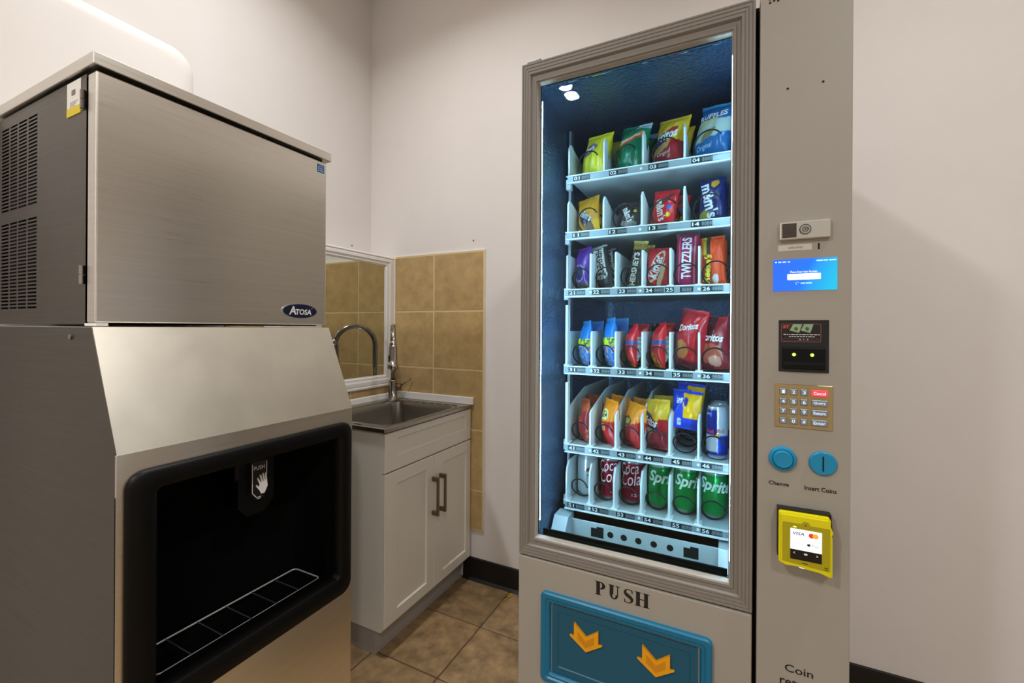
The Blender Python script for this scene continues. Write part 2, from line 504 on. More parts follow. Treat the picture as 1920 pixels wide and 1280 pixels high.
# sink: rim with rounded opening and basin
b = B()
SX0, SX1, SY0, SY1 = 0.196, 0.712, -0.648, -0.0125
BX0, BX1, BY0, BY1 = 0.292, 0.668, -0.582, -0.098
n = 8
O = rrect(SX0, SX1, SY0, SY1, 0.006, n); I = rrect(BX0, BX1, BY0, BY1, 0.055, n)
def R3(p, z): return [(q[0], q[1], z) for q in p]
ins = lambda d: rrect(BX0 + d, BX1 - d, BY0 + d, BY1 - d, max(0.055 - d * 0.2, 0.02), n)
Oi = rrect(SX0 + 0.006, SX1 - 0.006, SY0 + 0.006, SY1 - 0.006, 0.006, n)
Om = rrect(SX0 + 0.018, SX1 - 0.018, SY0 + 0.018, SY1 - 0.018, 0.008, n)
loops(b, [R3(O, 0.882), R3(O, 0.897), R3(Oi, 0.900), R3(Om, 0.8965), R3(rrect(BX0 - 0.006, BX1 + 0.006, BY0 - 0.006, BY1 + 0.006, 0.06, n), 0.8955), R3(I, 0.892), R3(ins(0.004), 0.87), R3(ins(0.012), 0.72), R3(ins(0.03), 0.695), R3(ins(0.06), 0.69)], cap1=True)
sk = obj('sink_basin', b, SINK, cab, True)
try: sk.data.set_sharp_from_angle(angle=radians(35))
except Exception: pass
b = B(); lathe(b, [(0.0, 0.6925), (0.02, 0.692), (0.035, 0.695), (0.04, 0.6905)], (0.48, -0.34, 0), 24); obj('drain', b, CHROME, sk, True)
for k in range(11):    # pressed drainer grooves on the narrow decks
    b = B()
    if k < 8: box(b, 0.30 + k * 0.047, 0.33 + k * 0.047, -0.082, -0.072, 0.894, 0.9005, 0.0015, 1)
    else: box(b, 0.40 + (k - 8) * 0.06, 0.44 + (k - 8) * 0.06, -0.622, -0.612, 0.894, 0.9005, 0.0015, 1)
    obj('rim_ridge', b, SINK, sk)
b = B(); box(b, 0.205, 0.722, -0.026, -0.0105, 0.8965, 0.934, 0.003); box(b, 0.181, 0.206, -0.64, -0.0105, 0.8965, 0.926, 0.003)
obj('splash_strip', b, WHITEG, cab)

# faucet
fx, fy = 0.252, -0.088
fa = thing('pull_down_faucet', 'brushed nickel gooseneck pull-down faucet at the back corner of the sink', 'faucet', (fx, fy, 0.8965))
fdx, fdy = 0.665, -0.747
b = B(); lathe(b, [(0.0, 0.8955), (0.029, 0.8955), (0.029, 0.901), (0.0235, 0.904), (0.0225, 0.98), (0.0215, 1.0), (0.019, 1.004), (0.0, 1.004)], (fx, fy, 0), 28); obj('body', b, CHROME, fa, True)
b = B()
r = 0.104
pts = [(fx, fy, 1.0), (fx, fy, 1.08), (fx, fy, 1.19)]
for k in range(1, 19):
    t = pi - pi * k / 18
    d = r + r * cos(t)
    pts.append((fx + fdx * d, fy + fdy * d, 1.19 + r * sin(t)))
pts.append((fx + fdx * 2 * r, fy + fdy * 2 * r, 1.175))
tube(b, pts, 0.0135, 16); obj('spout', b, CHROME, fa, True)
ex, ey = fx + fdx * 2 * r, fy + fdy * 2 * r
b = B(); lathe(b, [(0.0, 1.225), (0.012, 1.225), (0.017, 1.205), (0.0195, 1.18), (0.0195, 1.1805), (0.0205, 1.105), (0.026, 1.102), (0.026, 1.084), (0.023, 1.080), (0.0, 1.081)], (ex, ey, 0), 28)
sp = obj('spray_head', b, CHROME, fa, True)
b = B(); bx = Vector((-0.747, -0.665, 0)); c0 = Vector((ex, ey, 1.135)) + bx * 0.019
s_ = Vector((0.665, -0.747, 0))
for q in (0,):
    box(b, -0.006, 0.006, -0.004, 0.004, -0.016, 0.016, 0.002)
    bmesh.ops.transform(b, verts=b.verts, matrix=Matrix.Translation(c0) @ Matrix.Rotation(math.atan2(-0.747, 0.665), 4, 'Z'))
obj('spray_button', b, BLACKP, sp)
hd = Vector((0.747, 0.665, 0)); c0 = Vector((fx, fy, 0.965))
b = B(); cyl(b, c0 + hd * 0.01, c0 + hd * 0.046, 0.019, 0.018, 24); obj('valve', b, HANDLE, fa, True)
b = B(); cyl(b, c0 + hd * 0.04 + Vector((0, 0, 0.004)), c0 + hd * 0.098 + Vector((0, 0, 0.046)), 0.0036, 0.003, 12); obj('lever', b, HANDLE, fa, True)

# ================================================================== ICE MACHINE
ice = thing('ice_machine', 'stainless steel ice maker head with vents standing on an ice dispenser', 'ice machine', (0.5, -1.24, 0))
XD, YL, YR = 0.749, -1.520, -0.957
XBK = 0.225
# side panel with punched vent slots
def punched(y, xs, zs, holes):
    b = B(); vd = {}
    def vv(i, j):
        if (i, j) not in vd: vd[(i, j)] = b.verts.new((xs[i], y, zs[j]))
        return vd[(i, j)]
    for i in range(len(xs) - 1):
        for j in range(len(zs) - 1):
            if holes(i, j): continue
            b.faces.new((vv(i, j), vv(i + 1, j), vv(i + 1, j + 1), vv(i, j + 1)))
    for i in range(len(xs) - 1):
        for j in range(len(zs) - 1):
            if not holes(i, j): continue
            q = [vv(i, j), vv(i + 1, j), vv(i + 1, j + 1), vv(i, j + 1)]
            k_ = [b.verts.new(v.co + Vector((0, 0.002, 0))) for v in q]
            for e in range(4): b.faces.new((q[e], q[(e + 1) % 4], k_[(e + 1) % 4], k_[e]))
    return b
cols = [(0.243, 0.290), (0.299, 0.342), (0.351, 0.400), (0.409, 0.460)]
xs = [XBK] + [v for c in cols for v in c] + [0.706]
zs = [1.292]; hole_j = set()
for (z0, z1, nn) in ((1.329, 1.545, 25), (1.572, 1.783, 24)):
    st = (z1 - z0) / nn
    for k in range(nn):
        hole_j.add(len(zs)); zs += [z0 + k * st, z0 + k * st + st * 0.52]
zs.append(1.808)
b = punched(YL, xs, zs, lambda i, j: i in (1, 3, 5, 7) and j in hole_j)
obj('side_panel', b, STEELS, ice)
b = B(); box(b, XBK + 0.004, 0.700, YL + 0.012, YR - 0.004, 1.296, 1.805); obj('inner_chassis', b, DARK, ice)
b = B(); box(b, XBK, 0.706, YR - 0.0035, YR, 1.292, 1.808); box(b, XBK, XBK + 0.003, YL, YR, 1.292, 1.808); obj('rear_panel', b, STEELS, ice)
b = B(); box(b, 0.2, 0.757, YL - 0.008, YR + 0.012, 1.8135, 1.8385, 0.0015); obj('lid', b, STEEL, ice)
b = B(); box(b, XBK + 0.01, 0.735, YL + 0.006, YR - 0.006, 1.807, 1.8138); obj('lid_gap', b, DARK, ice)
dr_ = B(); box(dr_, 0.7115, XD, YL, YR, 1.295, 1.8055, 0.003, 2); door = obj('door', dr_, STEEL, ice)
b = B(); box(b, 0.706, 0.7118, YL + 0.004, YR - 0.004, 1.295, 1.806); obj('door_gasket', b, BLACKRUB, ice)
for z in (1.755, 1.394):
    b = B()
    for (z0, z1) in ((z - 0.019, z - 0.001), (z + 0.001, z + 0.019)): cyl(b, (0.7, YL - 0.004, z0), (0.7, YL - 0.004, z1), 0.0045, n=12)
    box(b, 0.688, 0.7, YL - 0.002, YL, z - 0.019, z + 0.019); obj('hinge', b, CHROME, ice)
b = B(); box(b, 0.705, XD + 0.004, YL - 0.001, YL + 0.02, 1.2885, 1.2945, 0.001); obj('door_corner_bracket', b, WHITEG, ice)
b = B(); box(b, 0.617, 0.682, YL - 0.0008, YL, 1.742, 1.806); st = obj('notice_sticker', b, mat('sticker_white', (226, 222, 212), 0.5), ice)
b = B(); box(b, 0.617, 0.682, YL - 0.0014, YL, 1.734, 1.752); obj('yellow_band', b, mat('sticker_yellow', (214, 190, 20), 0.5), st)
b = B(); box(b, 0.640, 0.657, YL - 0.0014, YL - 0.0006, 1.777, 1.788); obj('printed_square', b, mat('sticker_grey', (120, 112, 104), 0.5), st)
b = B()
for k in range(3): box(b, 0.632, 0.668 - 0.006 * k, YL - 0.0013, YL - 0.0006, 1.762 - k * 0.004, 1.7635 - k * 0.004)
obj('printed_lines', b, mat('sticker_ink', (176, 168, 158), 0.5), st)['kind'] = 'stuff'
# blue efficiency sticker
b = B(); box(b, XD - 0.0002, XD + 0.0006, -0.993, -0.967, 1.770, 1.795); bs = obj('efficiency_sticker', b, mat('sticker_blue', (20, 110, 178), 0.4), ice)
b = B()
flat_text(b, 'energy', (XD, -0.981, 1.781), 0.017, 0.006, (0, 1, 0), (0, 0, 1), (1, 0, 0), 0.0010, shear=0.3)
box(b, XD + 0.0006, XD + 0.0010, -0.990, -0.970, 1.7745, 1.776)
arc = [(0.010 * cos(radians(a)), 0.005 * sin(radians(a))) for a in range(20, 161, 10)] + [(0.0088 * cos(radians(a)), 0.004 * sin(radians(a))) for a in range(160, 19, -10)]
poly_flat(b, arc, (XD, -0.980, 1.785), (0, 1, 0), (0, 0, 1), (1, 0, 0), 0.0010)
obj('lettering', b, INKW, bs)
# oval badge
def ell(a, b_, n=48): return [(a * cos(2 * pi * k / n), b_ * sin(2 * pi * k / n)) for k in range(n)]
b = B(); poly_flat(b, ell(0.061, 0.0235), (XD, -1.050, 1.336), (0, 1, 0), (0, 0, 1), (1, 0, 0), 0, 0.002); bd = obj('badge', b, mat('badge_silver', (206, 206, 200), 0.3, 0.8), ice)
b = B(); poly_flat(b, ell(0.0565, 0.0205), (XD + 0.002, -1.050, 1.336), (0, 1, 0), (0, 0, 1), (1, 0, 0), 0, 0.0006); obj('badge_field', b, mat('badge_navy', (12, 20, 62), 0.3), bd)
b = B()
fl = dict(right=(0, 1, 0), upv=(0, 0, 1), nrm=(1, 0, 0), off=0.0034)
flat_text(b, 'A', (XD, -1.0765, 1.3375), 0.024, 0.025, bold=0.03, shear=0.12, **fl)
flat_text(b, 'TOSA', (XD, -1.0400, 1.3335), 0.054, 0.0165, bold=0.03, shear=0.12, **fl)
poly_flat(b, ell(0.0014, 0.0014, 10), (XD, -1.0110, 1.3455), (0, 1, 0), (0, 0, 1), (1, 0, 0), 0.0034)
obj('lettering', b, INKW, bd)

# dispenser bin below
BY0_, BY1_ = -1.532, -0.961
XB = 0.869
side = [(XBK, 0.11), (XB, 0.11), (XB, 1.047), (0.767, 1.286), (XBK, 1.286)]
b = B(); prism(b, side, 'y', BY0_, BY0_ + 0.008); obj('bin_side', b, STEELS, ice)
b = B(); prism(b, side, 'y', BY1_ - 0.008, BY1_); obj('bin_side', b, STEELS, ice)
b = B(); prism(b, [(XBK, 1.280), (0.765, 1.280), (0.867, 1.046), (0.870, 1.046), (0.7685, 1.2872), (XBK, 1.2872)], 'y', BY0_ + 0.001, BY1_ - 0.001)
obj('hood', b, STEELH, ice)
b = B(); box(b, XBK, XBK + 0.006, BY0_ + 0.008, BY1_ - 0.008, 0.11, 1.28); obj('bin_back', b, STEELS, ice)
b = B(); box(b, XBK, XB, BY0_ + 0.004, BY1_ - 0.004, 0.105, 0.115); obj('bin_floor', b, STEELS, ice)
# front panel around the opening
RY0, RY1, RZ0, RZ1 = -1.468, -1.012, 0.556, 0.966
b = B()
box(b, XB - 0.004, XB + 0.0012, BY0_, BY1_, RZ1, 1.0465, 0.0008, 1)
obj('front_fascia', b, STEEL, ice)
b = B(); box(b, XB - 0.004, XB + 0.0012, BY0_, RY0, RZ0, RZ1); obj('front_fascia', b, STEEL, ice)
b = B(); box(b, XB - 0.004, XB + 0.0012, RY1, BY1_, RZ0, RZ1); obj('front_fascia', b, STEEL, ice)
b = B(); box(b, XB - 0.004, XB + 0.0012, BY0_, BY1_, 0.11, RZ0, 0.0008, 1); obj('lower_front_panel', b, STEEL, ice)
# black bezel
b = B()
RR = lambda d, x, rad: [(x, p[0], p[1]) for p in rrect(-1.520 + d, -0.969 - d, 0.503 + d, 1.008 - d, rad, 8)]
RI = lambda d, x: [(x, p[0], p[1]) for p in rrect(RY0 + d, RY1 - d, RZ0 + d, RZ1 - d, 0.012, 8)]
loops(b, [RR(0, XB + 0.0012, 0.034), RR(0, XB + 0.008, 0.034), RR(0.006, XB + 0.014, 0.03), RR(0.03, XB + 0.013, 0.02), RI(-0.004, XB + 0.011), RI(0.0, XB + 0.006), RI(0.004, XB - 0.012)])
bz = obj('bezel', b, BLACKP, ice, True)
# recess
b = B()
RX = lambda d, x: [(x, p[0], p[1]) for p in rrect(RY0 + d, RY1 - d, RZ0 + d - (0.03 if x < XB - 0.04 else 0), RZ1 - d, 0.012, 8)]
loops(b, [RX(0.004, XB - 0.011), RX(0.004, XB - 0.0395), RX(0.006, XB - 0.0405), RX(0.012, 0.700)], cap1=True)
obj('dispensing_recess', b, mat('recess_black', (3, 3, 3), 0.85, spec=0.08), ice, True)
b = B(); box(b, 0.701, 0.85, RY0 + 0.02, RY1 - 0.02, 0.532, 0.536); obj('drip_tray', b, mat('recess_black'), ice)
# grate
gr_y0, gr_y1, gx0, gx1, gz = -1.445, -1.036, 0.716, 0.824, 0.556
b = B(); tube(b, [(p[0], p[1], gz) for p in rrect(gx0, gx1, gr_y0, gr_y1, 0.012, 4)], 0.0022, 8, closed=True)
WIRE = mat('chrome_wire', (232, 232, 230), 0.4, 0.5)
gr = obj('drip_grate', b, WIRE, ice, True)
b = B(); cyl(b, (gx0, 0, 0), (gx1, 0, 0), 0.0016, n=8); wm = mesh_from(b, 'cross_wire'); wm.materials.append(mat('dark_wire', (96, 96, 96), 0.4, 0.6))
for k in range(1, 6):
    inst('cross_wire', wm, (0, gr_y0 + (gr_y1 - gr_y0) * k / 6, gz), None).parent = gr
    o = gr.children[-1]; o.location = Vector((0, gr_y0 + (gr_y1 - gr_y0) * k / 6, gz)) - ORG[gr]
# chute with push lever
b = B(); box(b, 0.705, 0.800, -1.268, -1.160, 0.90, 0.962, 0.008, 3)
prism(b, [(-1.262, 0.905), (-1.166, 0.905), (-1.166, 0.835), (-1.190, 0.806), (-1.238, 0.806), (-1.262, 0.835)], 'x', 0.735, 0.800)
ch = obj('ice_chute', b, BLACKP, ice)
b = B(); poly_flat(b, [(-0.022, 0.05), (0.022, 0.05), (0.022, -0.030), (0.010, -0.046), (-0.010, -0.046), (-0.022, -0.030)], (0.8, -1.214, 0.894), (0, 1, 0), (0, 0, 1), (1, 0, 0), 0, 0.012)
pl = obj('push_lever', b, mat('lever_black', (20, 20, 20), 0.3), ice)
b = B()
fl2 = dict(right=(0, 1, 0), upv=(0, 0, 1), nrm=(1, 0, 0), off=0.0)
cpl = Vector((0.8126, -1.214, 0.894))
flat_text(b, 'PUSH', cpl + Vector((0, -0.001, 0.033)), 0.028, 0.010, **fl2)
def strip(p0, p1, wd):
    p0, p1 = Vector(p0), Vector(p1); d = (p1 - p0).normalized(); nn = Vector((-d.y, d.x)) * wd / 2
    return [tuple(p0 + nn), tuple(p1 + nn), tuple(p1 - nn), tuple(p0 - nn)]
for a, c in (((-0.019, 0.045), (-0.019, -0.028)), ((-0.019, -0.028), (-0.008, -0.042)), ((0.019, 0.045), (0.019, 0.010)), ((-0.008, -0.042), (0.004, -0.042)), ((-0.007, -0.046), (0.003, -0.046))):
    poly_flat(b, strip(a, c, 0.0016), cpl, (0, 1, 0), (0, 0, 1), (1, 0, 0), 0)
# raised hand: palm + four fingers + thumb
hc = (0.008, -0.014)
palm = [(-0.008, 0.006), (0.012, 0.012), (0.014, -0.006), (0.006, -0.022), (-0.004, -0.022), (-0.010, -0.008)]
poly_flat(b, [(p[0] + hc[0], p[1] + hc[1]) for p in palm], cpl, (0, 1, 0), (0, 0, 1), (1, 0, 0), 0)
for (x0, y0, x1, y1) in ((-0.006, 0.004, -0.013, 0.020), (-0.0005, 0.006, -0.006, 0.026), (0.005, 0.008, 0.001, 0.028), (0.010, 0.010, 0.008, 0.027), (-0.007, -0.010, -0.016, 0.002)):
    poly_flat(b, strip((x0 + hc[0], y0 + hc[1]), (x1 + hc[0], y1 + hc[1]), 0.0046), cpl, (0, 1, 0), (0, 0, 1), (1, 0, 0), 0.0001)
    poly_flat(b, [(p[0] + x1 + hc[0], p[1] + y1 + hc[1]) for p in ell(0.0023, 0.0023, 10)], cpl, (0, 1, 0), (0, 0, 1), (1, 0, 0), 0.0001)
obj('lettering', b, INKW, pl)
b = B(); cyl(b, (0.678, BY0_ - 0.003, 1.266), (0.678, BY0_, 1.266), 0.006, n=12); obj('bolt', b, CHROME, ice)
for x in (0.27, 0.82):
    for y in (-1.48, -1.01):
        b = B(); cyl(b, (x, y, 0.0), (x, y, 0.012), 0.026, 0.024, 20); cyl(b, (x, y, 0.012), (x, y, 0.107), 0.017, n=16); obj('foot', b, CHROME, ice)

# ================================================================== VENDING MACHINE
VF = -0.933
ven = thing('vending_machine', 'grey glass-front vending machine stocked with snacks and canned drinks', 'vending machine', (1.757, -0.45, 0))
VX0, VX1, VXG = 1.419, 2.096, 1.9385
VB = -0.075
b = B()
box(b, VX0, VX0 + 0.016, -0.878, VB, 0.70, 1.955)
obj('side_wall', b, VGREY, ven)
b = B(); box(b, VX0 + 0.016, VXG, -0.878, VB, 1.932, 1.955); obj('top_panel', b, VGREY, ven)
b = B(); box(b, VX0 + 0.016, VXG, VB - 0.01, VB, 0.70, 1.932); obj('back_wall', b, VGREY, ven)
# stucco aluminium liner (left, ceiling, back, right)
for nm, q in (('liner_panel', (VX0 + 0.016, VX0 + 0.0185, -0.872, VB - 0.03, 0.66, 1.932)), ('liner_panel', (VX0 + 0.0185, VXG - 0.012, -0.872, VB - 0.03, 1.9295, 1.932)),
              ('liner_panel', (VX0 + 0.0185, VXG - 0.012, -0.166, -0.163, 0.66, 1.9295)), ('liner_panel', (VXG - 0.0145, VXG - 0.012, -0.872, VB - 0.03, 0.66, 1.9295))):
    b = B(); box(b, *q); obj(nm, b, LINER, ven)
b = B(); box(b, VXG - 0.0115, VXG, -0.878, VB, 0.70, 1.932); obj('partition', b, VGREY, ven)
# control column, with cut-outs made as recessed pockets set on it
b = B(); box(b, 1.9455, VX1, VF, VB, 0.04, 1.962, 0.003, 2); obj('control_column', b, VGREY, ven)
b = B(); box(b, VXG, 1.9455, VF + 0.035, VB, 0.04, 1.955); obj('column_gap', b, DARK, ven)
# lower cabinet
b = B(); box(b, VX0, VXG - 0.001, VF, -0.886, 0.04, 0.7175, 0.003, 2); box(b, VX0, VXG - 0.001, -0.886, VB, 0.04, 0.662); obj('lower_cabinet', b, VGREY, ven)
for x in (1.46, 2.05):
    for y in (-0.88, -0.13):
        b = B(); cyl(b, (x, y, 0), (x, y, 0.012), 0.025, n=20); cyl(b, (x, y, 0.01), (x, y, 0.042), 0.012, n=16); obj('foot', b, BLACKP, ven)

# glazed door: four mitred frame rails with a ridged profile
DX0, DX1, DZ0, DZ1 = VX0, VXG - 0.0005, 0.7205, 1.955
il, ir, ib, it_ = 0.0405, 0.0415, 0.046, 0.050
prof = [(0, -0.880), (0, -0.930), (0.03, VF), (0.10, VF), (0.12, -0.9317), (0.15, -0.9317), (0.17, VF), (0.26, VF), (0.28, -0.9317), (0.31, -0.9317), (0.33, VF), (0.42, VF), (0.44, -0.9317), (0.47, -0.9317), (0.49, VF), (0.58, VF), (0.62, -0.930), (0.66, -0.9265), (0.80, -0.926), (0.84, -0.929), (0.96, -0.929), (1.0, -0.926), (1.0, -0.905)]
def dring(t, y, e=0.0):
    return [(DX0 + il * t + e, y, DZ0 + ib * t + e), (DX1 - ir * t - e, y, DZ0 + ib * t + e), (DX1 - ir * t - e, y, DZ1 - it_ * t - e), (DX0 + il * t + e, y, DZ1 - it_ * t - e)]
rings = [dring(t, y) for t, y in prof]
for k in range(4):
    b = B(); loops(b, [[r[k] for r in rings], [r[(k + 1) % 4] for r in rings]], closed=False)
    obj('door_rail', b, VFRAME, ven)
b = B(); loops(b, [dring(1, -0.926, 0.0002), dring(1, -0.9245, 0.0012), dring(1, -0.907, 0.0012)]); obj('glazing_bead', b, GASKET, ven)
b = B(); loops(b, [dring(1, -0.907, 0.0010), dring(1, -0.907, 0.0022), dring(1, -0.9045, 0.0022)]); obj('glazing_seal', b, GASKD, ven)
b = B(); box(b, DX0 + il - 0.005, DX1 - ir + 0.005, -0.9040, -0.9010, DZ0 + ib - 0.005, DZ1 - it_ + 0.005); obj('glass_pane', b, GLASS, ven)
b = B(); box(b, DX0 + il - 0.005, DX1 - ir + 0.005, -0.8850, -0.8820, DZ0 + ib - 0.005, DZ1 - it_ + 0.005); obj('glass_pane', b, GLASS, ven)
b = B(); box(b, 1.429, 1.468, -0.925, -0.90, 1.9545, 1.9665, 0.004); obj('door_hinge_cap', b, VFRAME, ven)
# black sill inside the glass
b = B(); box(b, DX0 + il + 0.004, DX1 - ir - 0.004, -0.8800, -0.874, 0.700, 0.771); obj('inner_sill', b, BLACKP, ven)
# light strips down both sides of the door
for x in (1.4530, 1.8955):
    b = B(); box(b, x - 0.0009, x + 0.0009, -0.8790, -0.8775, 0.790, 1.88); obj('light_strip', b, LED, ven)
# deck plate at the bottom with holes
hx = [1.600, 1.637, 1.676, 1.716, 1.757]
pz0, pz1 = 0.690, 0.742
b = B(); box(b, 1.484, 1.876, -0.722, -0.718, pz0, pz1, 0.001, 1); dp = obj('perforated_plate', b, TRAYM, ven)
for i, x in enumerate(hx):
    b = B(); cyl(b, (x, -0.7225, 0.717), (x, -0.7195, 0.717), 0.0085, n=20); obj('plate_hole', b, DARK, dp)
for x in (1.563, 1.808):
    b = B(); prism(b, [(x - 0.018, 0.702), (x + 0.018, 0.702), (x + 0.018, 0.732), (x - 0.002, 0.732), (x - 0.002, 0.727), (x - 0.018, 0.727)], 'y', -0.7225, -0.7195); obj('plate_slot', b, DARK, dp)
for x0, x1 in ((1.445, 1.487), (1.872, 1.914)):
    b = B(); prism(b, [(-0.80, 0.69), (-0.70, 0.69), (-0.70, 0.755), (-0.75, 0.755)], 'x', x0, x1); obj('corner_bracket', b, TRAYM, ven)
b = B(); box(b, VX0 + 0.02, VXG - 0.02, -0.86, -0.17, 0.672, 0.684); obj('product_chute', b, mat('chute_dark', (24, 28, 32), 0.5), ven)

# ---- trays
def helix_mesh(r, wire=0.0021, turns=5, pitch=0.075):
    b = B(); pts = []
    N = 26
    for k in range(turns * N + 1):
        a = 2 * pi * k / N + pi * 0.15
        pts.append((r * cos(a), k / N * pitch, r * sin(a)))
    tube(b, pts, wire, 6)
    me = mesh_from(b, 'coil'); me.materials.append(COILM); me.shade_smooth(); return me
COIL6, COIL4 = helix_mesh(0.0300), helix_mesh(0.0345)
ROWS = [('0', 1.732, 1.709, [1.4705, 1.5735, 1.6805, 1.786, 1.8935], 0.097), ('1', 1.568, 1.5455, [1.4685, 1.5735, 1.6785, 1.786, 1.8935], 0.097),
        ('2', 1.4025, 1.379, [1.4665, 1.537, 1.6085, 1.681, 1.7525, 1.8225, 1.893], 0.102), ('3', 1.180, 1.157, [1.4665, 1.541, 1.6095, 1.682, 1.753, 1.8235, 1.894], 0.102),
        ('4', 0.9535, 0.930, [1.4675, 1.5385, 1.611, 1.681, 1.753, 1.8235, 1.895], 0.102), ('5', 0.787, 0.766, [1.4685, 1.5375, 1.6075, 1.681, 1.753, 1.8235, 1.8955], 0.112)]
YS = -0.716
def divider_mesh(dh, r):
    b = B()
    if r in (0, 1): pf = [(0, 0), (0, dh * 0.86), (0.012, dh), (0.10, dh * 0.78), (0.49, dh * 0.78), (0.49, 0)]
    elif r == 4: pf = [(0, 0), (0, dh * 0.93), (0.014, dh), (0.18, dh * 1.42), (0.49, dh * 1.42), (0.49, 0)]
    elif r == 5: pf = [(0, 0), (0, dh * 0.70), (0.006, dh * 0.85), (0.022, dh), (0.49, dh), (0.49, 0)]
    else: pf = [(0, 0), (0, dh * 0.96), (0.006, dh), (0.49, dh), (0.49, 0)]
    prism(b, pf, 'x', -0.0025, 0.0025)
    box(b, -0.009, 0.009, -0.001, 0.03, 0, 0.004, 0.001, 1)
    me = mesh_from(b, 'divider'); me.materials.append(DIVM); return me
LANE = {}
for ri, (rn, zt, zb, dv, dh) in enumerate(ROWS):
    x0, x1 = dv[0] - 0.002, 1.9115
    b = B()
    box(b, x0, x1, YS, -0.21, zt - 0.007, zt - 0.003)
    box(b, x0, x1, -0.214, -0.21, zt - 0.007, zt + 0.045)
    tr = obj('tray', b, TRAYM, ven)
    b = B(); box(b, x0 - 0.001, x1, YS - 0.004, YS, zb + 0.004, zt, 0.0008, 1); obj('tag_strip', b, STRIPM, tr)
    b = B(); box(b, x0 - 0.001, x1, YS - 0.010, YS, zb, zb + 0.004, 0.001, 1); box(b, x0 - 0.001, x1, YS - 0.006, YS + 0.002, zt - 0.001, zt + 0.0015); obj('strip_lip', b, DIVM, tr)
    b = B(); box(b, x0 - 0.018, x0 - 0.003, YS + 0.03, YS + 0.05, zb - 0.004, zt + 0.004, 0.002); obj('tray_clip', b, TRAYM, tr)
    dm = divider_mesh(dh, ri)
    for i, x in enumerate(dv[:-1]):
        inst('divider', dm, (x, YS, zt), tr)
    if ri in (3, 4):
        b = B(); box(b, x0 - 0.003, x0 + 0.005, YS + 0.002, YS + 0.022, zt, zt + 0.178, 0.001, 1); obj('tray_post', b, DIVM, tr)
    for i in range(len(dv) - 1):
        xc = (dv[i] + dv[i + 1]) / 2; LANE[rn + str(i + 1)] = (xc, zt, dv[i + 1] - dv[i])
        four = len(dv) == 5
        inst('coil', COIL4 if four else COIL6, (xc + 0.001, YS + 0.004, zt + (0.0365 if four else 0.0320)), tr)
        # tag
        wn = 0.050
        zc = (zt + zb + 0.004) / 2
        xo = xc - (0.012 if four else 0.004)
        num = rn + str(i + 1)
        split = num == '25'
        if split:
            b = B(); box(b, dv[i] - 0.012, dv[i] + 0.010, YS - 0.0052, YS - 0.003, zc - 0.0068, zc + 0.0068); box(b, xc - 0.010, xc + 0.022, YS - 0.0052, YS - 0.003, zc - 0.0068, zc + 0.0068)
            obj('price_tag', b, TAGM, tr)
            xn, xs_ = dv[i] - 0.001, xc + 0.006
        else:
            b = B(); box(b, xo - wn / 2, xo + wn / 2, YS - 0.0052, YS - 0.003, zc - 0.0068, zc + 0.0068); obj('price_tag', b, TAGM, tr)
            xn, xs_ = xo - 0.0135, xo + 0.0125
        b = B(); flat_text(b, num, (xn, YS - 0.0052, zc), 0.017, 0.0098, off=0.0004, bold=0.02); obj('tag_number', b, TAGTXT, tr)
        b = B(); flat_text(b, '8888', (xs_, YS - 0.0052, zc), 0.0235, 0.0092, off=0.0004, shear=0.0); obj('tag_price', b, TAGSEG, tr)
    for x in ([dv[2] + 0.0005 - 0.004] if len(dv) == 5 else [dv[1] + 0.002, dv[3] - 0.004, dv[5] + 0.0005]):
        b = B(); cyl(b, (x, YS - 0.006, (zt + zb) / 2 + 0.002), (x, YS - 0.003, (zt + zb) / 2 + 0.002), 0.0035, n=12); obj('rivet', b, TAGTXT, tr)
# slotted uprights at the liner
for x in (1.4475, 1.9145):
    b = B(); box(b, x - 0.004, x + 0.004, -0.64, -0.615, 0.70, 1.90); obj('upright_rail', b, mat('rail_steel', (150, 160, 166), 0.35, 0.8), ven)

# ---- front lettering and controls
def vtext(parent, s, x, z, w, h, mt=INK, y=VF, name='lettering', **kw):
    b = B(); flat_text(b, s, (x, y, z), w, h, **kw); return obj(name, b, mt, parent)

# serif PUSH above the flap
b = B()
def quad(pts, c=(0, 0)): poly_flat(b, [(p[0] + c[0], p[1] + c[1]) for p in pts], (0, VF, 0))
def stem(x0, x1, z0, z1): quad([(x0, z0), (x1, z0), (x1, z1), (x0, z1)])
Hh = 0.031
zb_ = 0.6725
def serif_stem(x, wd, z0, z1, sw=0.005):
    stem(x, x + wd, z0, z1)
    for z in (z0, z1 - 0.0016):
        stem(x - sw * 0.8, x + wd + sw * 0.8, z, z + 0.0016)
def ring_half(cx, cz, ro, rz, wi, wz, a0, a1, n=16):
    o_ = [(cx + ro * cos(radians(a0 + (a1 - a0) * k / n)), cz + rz * sin(radians(a0 + (a1 - a0) * k / n))) for k in range(n + 1)]
    i_ = [(cx + wi * cos(radians(a0 + (a1 - a0) * k / n)), cz + wz * sin(radians(a0 + (a1 - a0) * k / n))) for k in range(n + 1)]
    for k in range(n): quad([o_[k], o_[k + 1], i_[k + 1], i_[k]])
px = 1.620
serif_stem(px, 0.0085, zb_, zb_ + Hh, 0.004)
ring_half(px + 0.0085, zb_ + 0.0225, 0.0125, 0.0085, 0.0050, 0.0066, -90, 90)
ux = 1.6520
stem(ux - 0.001, ux + 0.0075, zb_ + 0.010, zb_ + Hh); stem(ux - 0.0035, ux + 0.0095, zb_ + Hh - 0.0016, zb_ + Hh)
stem(ux + 0.0160, ux + 0.0184, zb_ + 0.010, zb_ + Hh); stem(ux + 0.0125, ux + 0.0225, zb_ + Hh - 0.0016, zb_ + Hh)
ring_half(ux + 0.0088, zb_ + 0.0105, 0.0097, 0.0112, 0.0040, 0.0086, 180, 360)
sxx = 1.6935
